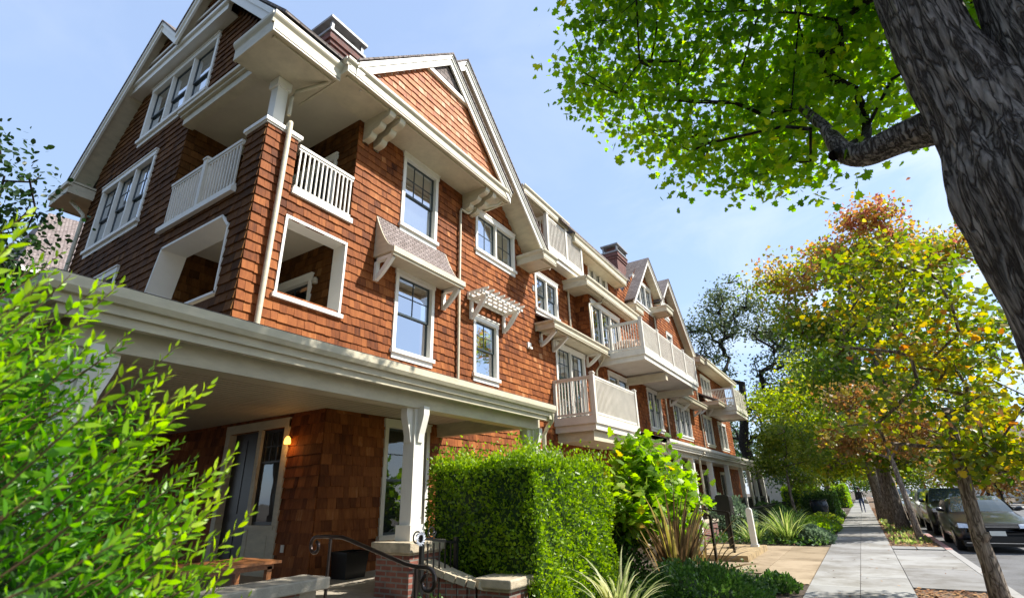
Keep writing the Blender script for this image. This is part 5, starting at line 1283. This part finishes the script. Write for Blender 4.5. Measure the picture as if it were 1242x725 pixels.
# planter
pt = thing('planter_box', (-7.62, 6.62, .42), 'black square planter box standing on the porch by the wall', 'planter')
mb = MB(); zt = .80
for (a, b) in (((-7.82, 6.38), (-7.42, 6.86)),):
    x0, y0 = a; x1, y1 = b
    mb.prism([(x0+.03, y0+.03, fz), (x1-.03, y0+.03, fz), (x1-.03, y1-.03, fz), (x0+.03, y1-.03, fz)], (0, 0, .02))
    q0 = [(x0+.03, y0+.03), (x1-.03, y0+.03), (x1-.03, y1-.03), (x0+.03, y1-.03)]; q1 = [(x0, y0), (x1, y0), (x1, y1), (x0, y1)]
    for i in range(4): j = (i+1) % 4; mb.quad((*q0[i], fz), (*q0[j], fz), (*q1[j], zt), (*q1[i], zt))
mb.build('pot', M['black'], pt)
mb = MB()
for (a, b, c2, d2) in ((-7.84, -7.40, 6.36, 6.39), (-7.84, -7.40, 6.85, 6.88), (-7.84, -7.81, 6.39, 6.85), (-7.43, -7.40, 6.39, 6.85)): mb.box(a, b, c2, d2, zt, zt+.03)
mb.build('rim', M['black'], pt); MB().box(-7.80, -7.44, 6.40, 6.84, zt-.06, zt-.03).build('soil', M['leaf_dark'], pt)
# patio table and chair
tb = thing('patio_table', (-6.35, 3.55, fz), 'varnished wooden table on the porch behind the stone capped wall', 'table')
mb = MB()
for i in range(6): mb.box(-6.75+i*.135, -6.75+i*.135+.125, 3.0, 4.15, .96, .99)
mb.build('tabletop', M['wood'], tb)
for (a, b) in ((-6.68, 3.1), (-6.05, 3.1), (-6.68, 4.05), (-6.05, 4.05)): MB().box(a-.03, a+.03, b-.03, b+.03, fz, .93).build('leg', M['wood'], tb)
mb = MB(); mb.box(-6.70, -6.02, 3.06, 4.1, .90, .96); mb.build('apron', M['wood'], tb)
ch = thing('patio_chair', (-6.75, 2.75, fz), 'wooden chair with white padded top rail beside the porch table', 'chair')
mb = MB(); mb.tube([(-7.05, 2.95, 1.33), (-6.6, 3.05, 1.335), (-6.2, 3.0, 1.32)], .035, 8); mb.build('top_cushion', M['white'], ch, smooth=True)
mb = MB(); mb.prism([(-7.05, 2.93, .98), (-6.2, 2.98, .98), (-6.2, 3.0, 1.29), (-7.05, 2.95, 1.29)], (0, .03, 0)); mb.build('backrest', M['wood'], ch)
MB().box(-7.05, -6.2, 2.35, 2.93, .86, .92).build('seat', M['wood'], ch)
for (a, b) in ((-7.02, 2.4), (-6.23, 2.4), (-7.02, 2.9), (-6.23, 2.93)): MB().box(a-.025, a+.025, b-.025, b+.025, fz, .86).build('leg', M['wood'], ch)
mb = MB(); mb.beam((-6.2, 2.97, .9), (-6.12, 3.05, 1.3), .03, .04); mb.build('arm', M['wood'], ch)
# patio table under a pale cover on the big balcony
bt_ = thing('balcony_table', (-7.0, 20.3, 7.02), 'round table under a pale patterned cloth on the largest balcony', 'table')
mb = MB(); mb.tube([(-7.0, 20.3, 7.62), (-7.0, 20.3, 7.64)], .58, 20); mb.build('tabletop', M['stone_pale'], bt_)
mb = MB(); mb.tube([(-7.0, 20.3, 7.38), (-7.0, 20.3, 7.60), (-7.0, 20.3, 7.66), (-7.0, 20.3, 7.74)], [.66, .62, .59, .05], 24); mb.build('cloth', mat('patterned_cloth', (.60, .50, .40), .9, .2, 9, col2=(.45, .22, .12)), bt_, smooth=True)
MB().cyl((-7.0, 20.3, 7.02), .04, .6, 10).build('pedestal', M['grey_metal'], bt_)

# ================================================================== ENTRY STEPS, POSTS, BOLLARD
es = MB(); es.box(-4.9, -2.72, 14.9, 18.1, -.05, .14); t = es.build('entry_landing', mat('ochre_stone', (.36, .26, .13), .85, .3, 5, .5, 40)); tag(t, 'low ochre stone landing under the bollard and mailbox post', 'landing')
t = MB().box(-6.0, -4.91, 14.9, 18.3, -.05, .32).build('entry_step', M['stone']); tag(t, 'stone step behind the ochre landing at the second entry', 'step')
bo = thing('bollard', (-2.95, 17.5, .14), 'white painted square post with chamfered top at the landing corner', 'bollard')
mb = MB(); mb.box(-3.03, -2.87, 17.42, 17.58, .14, 1.12); mb.prism([(-3.03, 17.42, 1.12), (-2.87, 17.42, 1.12), (-2.92, 17.42, 1.18), (-2.98, 17.42, 1.18)], (0, .16, 0)); mb.build('shaft', M['white'], bo)
MB().box(-3.055, -2.845, 17.395, 17.605, .14, .20).build('base', M['white'], bo)
mp_ = thing('mailbox_post', (-3.45, 16.8, .14), 'black metal mailbox on a square post left of the white bollard', 'mailbox')
MB().box(-3.50, -3.40, 16.75, 16.85, .14, 1.30).build('post', M['black'], mp_); MB().box(-3.57, -3.33, 16.68, 16.92, .14, .17).build('foot', M['black'], mp_)
mb = MB(); mb.box(-3.64, -3.26, 16.5, 17.0, 1.02, 1.50); mb.prism([(-3.64, 16.5, 1.50), (-3.26, 16.5, 1.50), (-3.31, 16.5, 1.56), (-3.59, 16.5, 1.56)], (0, .5, 0)); mb.build('box', M['black'], mp_)
MB().box(-3.258, -3.248, 16.56, 16.94, 1.12, 1.4).build('door', M['metal_dark'], mp_)
for (yy, lb) in ((13.5, 'dark metal stair handrail nearest the lime shrub'), (15.6, 'dark flat bar stair handrail beside the mailbox post')):
    t = thing('stair_rail', (-3.6, yy, .1), lb, 'handrail')
    for x_ in (-4.5, -3.15): MB().box(x_-.025, x_+.025, yy-.05, yy+.05, .0, 1.12 if x_ > -4 else 1.3).build('post', M['metal_dark'], t)
    mb = MB(); mb.beam((-4.5, yy, 1.30), (-3.15, yy, 1.12), .05, .04); mb.beam((-4.5, yy, .85), (-3.15, yy, .67), .03, .025); mb.build('rail', M['metal_dark'], t)
    MB().tube(scroll((-3.07, yy, 1.05), .075, R(90), -1.0, (1, 0)), .012, 6).build('scroll', M['metal_dark'], t)
t = thing('stub_post', (-3.85, 15.3, 0), 'short white square post between the dark stair handrails', 'post'); MB().box(-3.93, -3.80, 15.2, 15.33, 0, 1.05).build('shaft', M['white'], t); MB().box(-3.95, -3.78, 15.18, 15.35, 1.05, 1.09).build('cap', M['white'], t)
t = thing('garden_wall', (-4.9, 20, 0), 'low brick garden wall with tan cap behind the mailbox post', 'wall'); MB().box(-5.1, -4.85, 18.2, 21.8, 0, .62).build('brickwork', M['brick'], t); MB().box(-5.15, -4.80, 18.15, 21.85, .62, .70).build('cap', M['stone'], t)
t = thing('garden_fence', (-4.2, 30, 0), 'black iron garden fence running along the bed behind the green tree', 'fence')
mb = MB(); mb.box(-4.12, -4.09, 22.5, 37.5, .95, .99); mb.box(-4.12, -4.09, 22.5, 37.5, .2, .24)
mb.build('rails', M['black'], t); mb = MB()
for i in range(100): mb.box(-4.115, -4.10, 22.5+i*.15, 22.515+i*.15, .1, 1.05)
mb.build('pickets', M['black'], t)
# urn planter by the walk
ur = thing('urn_planter', (-2.25, 36.2, 0), 'dark blue glazed urn planter beside the walk before the far hedges', 'planter')
MB().tube([(-2.25, 36.2, 0), (-2.25, 36.2, .06), (-2.25, 36.2, .3), (-2.25, 36.2, .75), (-2.25, 36.2, .98), (-2.25, 36.2, 1.05), (-2.25, 36.2, 1.12)], [.24, .26, .36, .46, .44, .40, .47], 20).build('urn', mat('blue_glaze', (.02, .03, .05), .25, .2), ur, smooth=True)
MB().tube([(-2.25, 36.2, 1.05), (-2.25, 36.2, 1.10)], .38, 16).build('soil', M['leaf_dark'], ur)

# ================================================================== CARS
M['tyre'] = mat('tyre', (.012, .012, .012), .85, .1)
M['rim'] = mat('alloy_rim', (.5, .5, .52), .3, .05, metal=.9)
M['chrome'] = mat('chrome', (.75, .75, .76), .12, .02, metal=1)
M['carglass'] = glass_mat('car_glass', (.8, .9, .88), .42)
M['plate'] = mat('number_plate', (.72, .74, .68), .5, .04)
M['lamp'] = mat('lamp_lens', (.62, .64, .66), .08, .15, 14, metal=.5)
M['grille'] = mat('grille', (.008, .008, .009), .4)
def paint(name, col, metal=.3):
    m, n, b = newmat(name); b.inputs['Base Color'].default_value = (*col, 1); b.inputs['Metallic'].default_value = metal; b.inputs['Roughness'].default_value = .32
    b.inputs['Coat Weight'].default_value = .55; b.inputs['Coat Roughness'].default_value = .06; return m
def car(label, x, y, paintm, kind='sedan', name='parked_car', W=1.82, Ln=4.65, group='cars parked along the kerb'):
    """nose faces -Y (towards the camera)"""
    t = thing(name, (x, y, -.13), label, 'car', group); z0 = -.13
    if kind == 'sedan': st = [(0.0, .70, .56, .58, 0), (.06, .80, .30, .68, 0), (.30, .87, .22, .76, 0), (.75, .90, .22, .84, 0), (1.28, .91, .22, .93, 0), (1.75, .91, .22, .96, 1.22), (2.25, .91, .22, .97, 1.43), (3.0, .91, .22, .98, 1.44), (3.5, .90, .22, .99, 1.34), (4.05, .88, .24, 1.02, 0), (4.5, .84, .28, 1.0, 0), (4.64, .74, .45, .82, 0)]
    else: st = [(0.0, .72, .60, .72, 0), (.06, .82, .34, .88, 0), (.3, .88, .28, .98, 0), (.75, .91, .26, 1.04, 0), (1.15, .92, .26, 1.10, 0), (1.6, .92, .26, 1.12, 1.45), (2.0, .92, .26, 1.13, 1.68), (3.2, .92, .26, 1.14, 1.72), (4.1, .91, .26, 1.15, 1.66), (4.5, .89, .3, 1.12, 1.2), (4.6, .84, .4, 1.0, 0)]
    k = W/1.82; rows = []
    for (yy, hw, zb, zt_, zr) in st:
        hw *= k
        sec = [(hw*.86, zb), (hw*.985, zb+.10), (hw, (zb+zt_)*.5+.04), (hw*.975, zt_-.07), (hw*.93, zt_)]
        if zr: sec += [(hw*.90, zt_+.015), (hw*.90-(zr-zt_)*.36, zr-.05), (hw*.90-(zr-zt_)*.36-.12, zr-.008), (0, zr+.012)]
        else: sec += [(hw*.86, zt_+.012), (hw*.6, zt_+.035), (hw*.3, zt_+.048), (0, zt_+.05)]
        rows.append([(x+a, y+yy, z0+b) for a, b in sec]+[(x-a, y+yy, z0+b) for a, b in sec[:-1]][::-1])
    mb = MB(); n = len(rows[0]); gl = MB(); fr_ = MB()
    for r_ in rows: mb.v += r_
    for i in range(len(rows)-1):
        for j in range(n-1): mb.f.append((i*n+j, i*n+j+1, (i+1)*n+j+1, (i+1)*n+j)); mb.r.append(.5)
        mb.f.append((i*n+n-1, i*n, (i+1)*n, (i+1)*n+n-1)); mb.r.append(.5)
    mb.f.append(tuple(range(n))); mb.f.append(tuple((len(rows)-1)*n+j for j in range(n))); mb.r += [.5]*2
    b = mb.build('body', paintm, t, smooth=True)
    md = b.modifiers.new('sub', 'SUBSURF'); md.levels = 2; md.render_levels = 2
    zs = [s for s in st]; iw = [i for i, s in enumerate(st) if s[4]]
    i0, i1 = iw[0]-1, iw[0]+1
    def P_(i, f, g, lift=0):   # f: -1..1 across, g: 0 belt..1 roof at station i
        yy, hw, zb, zt_, zr = st[i]; hw *= k; zr = zr or zt_+.03; top = hw*.90-(zr-zt_)*.36-.06; wdt = hw*.86+(top-hw*.86)*g
        return (x+f*wdt, y+yy, z0+zt_+.03+(zr-zt_-.02)*g+lift)
    # windscreen
    a, bq = st[iw[0]-1], st[iw[0]+1 if kind == 'sedan' else iw[0]+1]
    wa = a[1]*k*.80; wb = bq[1]*k*.62; ya, yb = y+a[0]+.16, y+bq[0]-.10; za, zb_ = z0+a[3]+.085, z0+bq[4]+.012
    ws = MB(); ng = 6
    for g_ in range(ng):
        for f_ in range(ng):
            def W_(u, v): 
                w_ = wa+(wb-wa)*v; bow = .10*(1-(2*u-1)**2); return (x+w_*(2*u-1), ya+(yb-ya)*v-bow, za+(zb_-za)*v+.035*math.sin(math.pi*v)+.02*(1-(2*u-1)**2))
            ws.quad(W_(f_/ng, g_/ng), W_((f_+1)/ng, g_/ng), W_((f_+1)/ng, (g_+1)/ng), W_(f_/ng, (g_+1)/ng))
    ws.build('windscreen', M['carglass_dark'], t, smooth=True)
    for s_ in (-1, 1):
        sg = MB(); ym = y+(st[iw[0]][0]+st[iw[-1]][0])/2; beltz = z0+st[iw[1]][3]+.055; rz = z0+st[iw[1]][4]-.09
        hw = st[iw[1]][1]*k; xb = x+s_*(hw*.915); xt = x+s_*(hw*.92-(rz-beltz)*.36)
        y0_, y1_ = y+st[iw[0]][0]-.05, y+st[iw[-1]][0]+.25; y2_, y3_ = y+st[iw[1]][0]+.02, y+st[iw[-1]][0]-.12
        for (f0, f1) in ((0, .46), (.50, 1)):
            sg.quad((xb, y0_+(y1_-y0_)*f0, beltz), (xb, y0_+(y1_-y0_)*f1, beltz), (xt, y2_+(y3_-y2_)*f1, rz), (xt, y2_+(y3_-y2_)*f0, rz))
        sg.build('side_window', M['carglass_dark'], t)
        mi = MB(); mi.tube([(xb+s_*.02, y0_+.25, beltz+.02), (xb+s_*.10, y0_+.22, beltz+.06), (xb+s_*.20, y0_+.22, beltz+.08)], [.03, .07, .055], 8); mi.build('wing_mirror', paintm, t, smooth=True)
        for yy in (y+.86, y+Ln-.95):
            wx = x+s_*(W/2-.20); wh = MB(); wh.tube([(wx-s_*.02, yy, z0+.325), (wx+s_*.17, yy, z0+.325), (wx+s_*.195, yy, z0+.325)], [.325, .325, .29], 28)
            wo = wh.build('wheel', M['tyre'], t)
            rm = MB(); rm.tube([(wx+s_*.19, yy, z0+.325), (wx+s_*.205, yy, z0+.325)], [.22, .21], 24); 
            ro = rm.build('rim', M['rim'], wo)
            ar = MB(); 
            for q in range(13):
                a0, a1 = math.pi*q/13, math.pi*(q+1)/13
                ar.quad((x+s_*(W/2+.004), yy+.345*math.cos(a0), z0+.335+.345*math.sin(a0)), (x+s_*(W/2+.004), yy+.40*math.cos(a0), z0+.335+.40*math.sin(a0)), (x+s_*(W/2+.004), yy+.40*math.cos(a1), z0+.335+.40*math.sin(a1)), (x+s_*(W/2+.004), yy+.345*math.cos(a1), z0+.335+.345*math.sin(a1)))
            ar.build('wheel_arch', M['grille'], t)
        hl = MB(); zl = z0+st[2][3]-.13
        hl.prism([(x+s_*.50*k, y+.015, zl), (x+s_*.80*k, y+.10, zl+.005), (x+s_*.855*k, y+.30, zl+.05), (x+s_*.80*k, y+.20, zl+.13), (x+s_*.50*k, y+.06, zl+.10)], (0, -.03, .01)); hl.build('headlight', M['lamp'], t, smooth=False)
    gr = MB(); zg = z0+st[2][3]-.12
    gr.box(x-.48*k, x+.48*k, y-.012, y+.10, zg, zg+.11); gr.box(x-.60*k, x+.60*k, y-.022, y+.08, z0+.30, z0+.44)
    go = gr.build('grille', M['grille'], t)
    gb = MB()
    for q in range(3): gb.box(x-.47*k, x+.47*k, y-.022, y-.012, zg+.02+q*.033, zg+.03+q*.033)
    gb.box(x-.74*k, x+.74*k, y-.03, y-.0, z0+.255, z0+.275)
    gb.build('chrome_trim', M['chrome'], go)
    MB().box(x-.17, x+.17, y-.035, y-.02, z0+.45, z0+.57).build('number_plate', M['plate'], t)
    MB().box(x-.78*k, x+.78*k, y+.10, y+Ln-.2, z0+.16, z0+.32).build('underbody', M['grille'], t)
    return t
m, n, b_ = newmat('car_glass_dark'); b_.inputs['Base Color'].default_value = (.03, .045, .045, 1); b_.inputs['Roughness'].default_value = .04; b_.inputs['Coat Weight'].default_value = 1; M['carglass_dark'] = m
P_black = paint('black_car_paint', (.012, .013, .016), .2); P_grey = paint('dark_grey_car_paint', (.022, .024, .028), .5); P_white = paint('white_car_paint', (.72, .73, .74), 0); P_silver = paint('silver_car_paint', (.35, .37, .40), .6)
car('dark grey sedan nearest the camera with its nose at the red kerb', 2.92, 20.3, P_grey)
car('black hatchback parked second behind the dark grey sedan', 2.95, 26.6, P_black, 'suv')
car('white tall car parked third behind the black one', 2.98, 32.6, P_white, 'suv')
car('white car partly hidden by the leaning trunk, fourth in the row', 2.95, 38.8, P_white)
car('silver car small and far beyond the white ones', 2.95, 46, P_silver)
car('black car farthest down the kerb', 2.95, 58, P_black, 'suv')
car('silver car alone on the far side of the road', 8.9, 74, P_silver)

# ================================================================== PERSON on the walk
def person(label, x, y, shirt, trousers):
    t = thing('person', (x, y, 0), label, 'person')
    V = {}; vs = []; es = []; rs = []
    def add(p, r_, par=None):
        vs.append((x+p[0], y+p[1], p[2])); rs.append(r_)
        if par is not None: es.append((par, len(vs)-1))
        return len(vs)-1
    pel = add((0, 0, .95), .15); wst = add((0, .01, 1.10), .14, pel); chs = add((0, 0, 1.33), .165, wst); nk = add((0, 0, 1.50), .06, chs); hd_ = add((0, -.01, 1.58), .085, nk); add((0, -.01, 1.70), .095, hd_)
    for s_, st2 in ((-1, .12), (1, -.10)):
        hip = add((s_*.09, 0, .90), .10, pel); kn_ = add((s_*.10, st2*.5-.03, .50), .065, hip); an = add((s_*.10, st2, .09), .042, kn_); add((s_*.11, st2-.15, .04), .04, an)
        sh = add((s_*.19, 0, 1.42), .062, chs); el_ = add((s_*.25, .04, 1.15), .045, sh); wr = add((s_*.24, -.12 if s_ > 0 else .0, .95), .032, el_); add((s_*.24, -.15 if s_ > 0 else 0, .86), .036, wr)
    me = bpy.data.meshes.new('body'); me.from_pydata([tuple(Vector(v)-Vector((x, y, 0))) for v in vs], es, []); o = bpy.data.objects.new('body', me); C.objects.link(o); o.parent = t
    sk = o.modifiers.new('skin', 'SKIN'); 
    for i, d_ in enumerate(me.skin_vertices[0].data): d_.radius = (rs[i], rs[i]*.8); d_.use_root = (i == 0)
    o.modifiers.new('sub', 'SUBSURF').levels = 1
    m, n, b = newmat('clothing_by_height'); tcx = node(n, 'ShaderNodeTexCoord'); sx = node(n, 'ShaderNodeSeparateXYZ'); n.links.new(tcx.outputs['Object'], sx.inputs[0])
    r_ = node(n, 'ShaderNodeValToRGB'); r_.color_ramp.interpolation = 'CONSTANT'; e = r_.color_ramp.elements; mr_ = node(n, 'ShaderNodeMath', operation='DIVIDE'); mr_.inputs[1].default_value = 1.8
    while len(e) < 4: e.new(.5)
    for q, (p_, c2) in zip(e, ((0, (.02, .02, .02)), (.05, trousers), (.54, shirt), (.84, (.30, .17, .11)))): q.position = p_; q.color = (*c2, 1)
    n.links.new(sx.outputs['Z'], mr_.inputs[0]); n.links.new(mr_.outputs[0], r_.inputs[0]); n.links.new(r_.outputs[0], b.inputs['Base Color']); b.inputs['Roughness'].default_value = .9
    me.materials.append(m)
    h = MB(); h.tube([(x, y+.02, 1.60), (x, y+.03, 1.68), (x, y+.01, 1.75), (x, y, 1.80)], [.085, .108, .10, .03], 12); h.build('hair', M['black'], t, smooth=True)
    return t
person('person in dark jacket and blue jeans walking on the far sidewalk', -.20, 49, (.015, .015, .018), (.03, .05, .13))
bg_ = thing('shoulder_bag', (.12, 48.9, .75), 'pale bag hanging at the side of the walking person', 'bag'); mb = MB(); mb.tube([(.10, 48.9, .62), (.12, 48.9, .75), (.12, 48.9, .92)], [.12, .17, .10], 10); mb.build('pouch', M['stone_pale'], bg_, smooth=True)
MB().tube([(.02, 48.9, .9), (.03, 48.9, 1.35), (.1, 48.9, 1.38), (.2, 48.9, .9)], .012, 6).build('strap', M['black'], bg_)

# ================================================================== HOUSES BEYOND
def house(name, label, x0, x1, y0, y1, h, hr_, wallm, axis='x', wins=()):
    t = thing(name, ((x0+x1)/2, (y0+y1)/2, 0), label, 'house')
    MB().box(x0, x1, y0, y1, -.1, h).build('wall', wallm, t)
    o = .45
    if axis == 'x': pr = [(x0-o, (y0-o), h-.1), (x0-o, (y0+y1)/2, h+hr_), (x0-o, y1+o, h-.1)]; vec = (x1-x0+2*o, 0, 0)
    else: pr = [(x0-o, y0-o, h-.1), ((x0+x1)/2, y0-o, h+hr_), (x1+o, y0-o, h-.1)]; vec = (0, y1-y0+2*o, 0)
    MB().prism(pr, vec).build('roof', M['roof'], t)
    for (k_, c, u0, u1, v0, v1) in wins: window(t, k_, c, u0, u1, v0, v1, 1, (1, 1), (1, 1), 0, False, 'glass')
    return t
W_cream = mat('stucco', (.48, .43, .34), .9, .06, 2, .1)
house('neighbour_house', 'grey roofed house across the street at the right edge', 14.6, 24, 72, 84, 4.2, 3.6, W_cream, 'x', (('S', 72-.01, 16, 17.2, 1, 2.4), ('S', 72-.01, 19, 20.2, 1, 2.4)))
house('neighbour_house', 'small white walled house far along the opposite pavement', 14.5, 23, 118, 130, 4.0, 2.5, M['white'], 'y')
house('neighbour_house', 'pale house low at the far end of the street', -12, -5, 84, 92, 4.5, 2.6, W_cream, 'x')
# brown shingled neighbour at far left with a peaked tan roof
nh = thing('neighbour_house', (-29, 10, 0), 'brown shingled neighbour at the left edge with a peaked tan roof', 'house')
MB().box(-33, -25.3, 4.9, 15, 0, 10.4).build('wall', M['shingle_shaded'], nh)
rf = MB()
rf.v += [(-33.6, 4.4, 10.1), (-24.8, 4.4, 10.1), (-24.8, 15.5, 10.1), (-33.6, 15.5, 10.1), (-28.8, 5.6, 14.4), (-28.8, 13.5, 15.0)]
rf.f += [(0, 1, 4), (1, 2, 5, 4), (2, 3, 5), (3, 0, 4, 5), (0, 3, 2, 1)]; rf.r += [.5]*5
rf.build('roof', M['roof_awn'], nh); MB().box(-24.82, -24.68, 4.3, 15.6, 10.02, 10.2).build('gutter', M['white'], nh)
# unseen trees added behind viewpoint to block sky light from porch and side wall
for (x, y_, h, r_, lb) in ((-15, -9, 13, 5.5, 'unseen dark tree added left of the building to block sky light'), (-5, -11, 14, 6, 'unseen dark tree added behind the viewpoint to block sky light'), (5.5, -12, 12, 5, 'unseen dark tree added behind the viewpoint at the kerb to block sky light')):
    ct = in_ell(80, (x, y_, h*.58), (r_, r_*.8, h*.44), .5)
    tree('background_tree', lb, (x, y_, 0), [(x, y_, -.1), (x+.1, y_, h*.2), (x, y_, h*.4), (x, y_, h*.55)], ct, M['leaf_dark'], M['bark_dark'], leaf=.75, per=60, spread=2.6, kind='simple', trunk_r=.3, group='trees closing the far view')
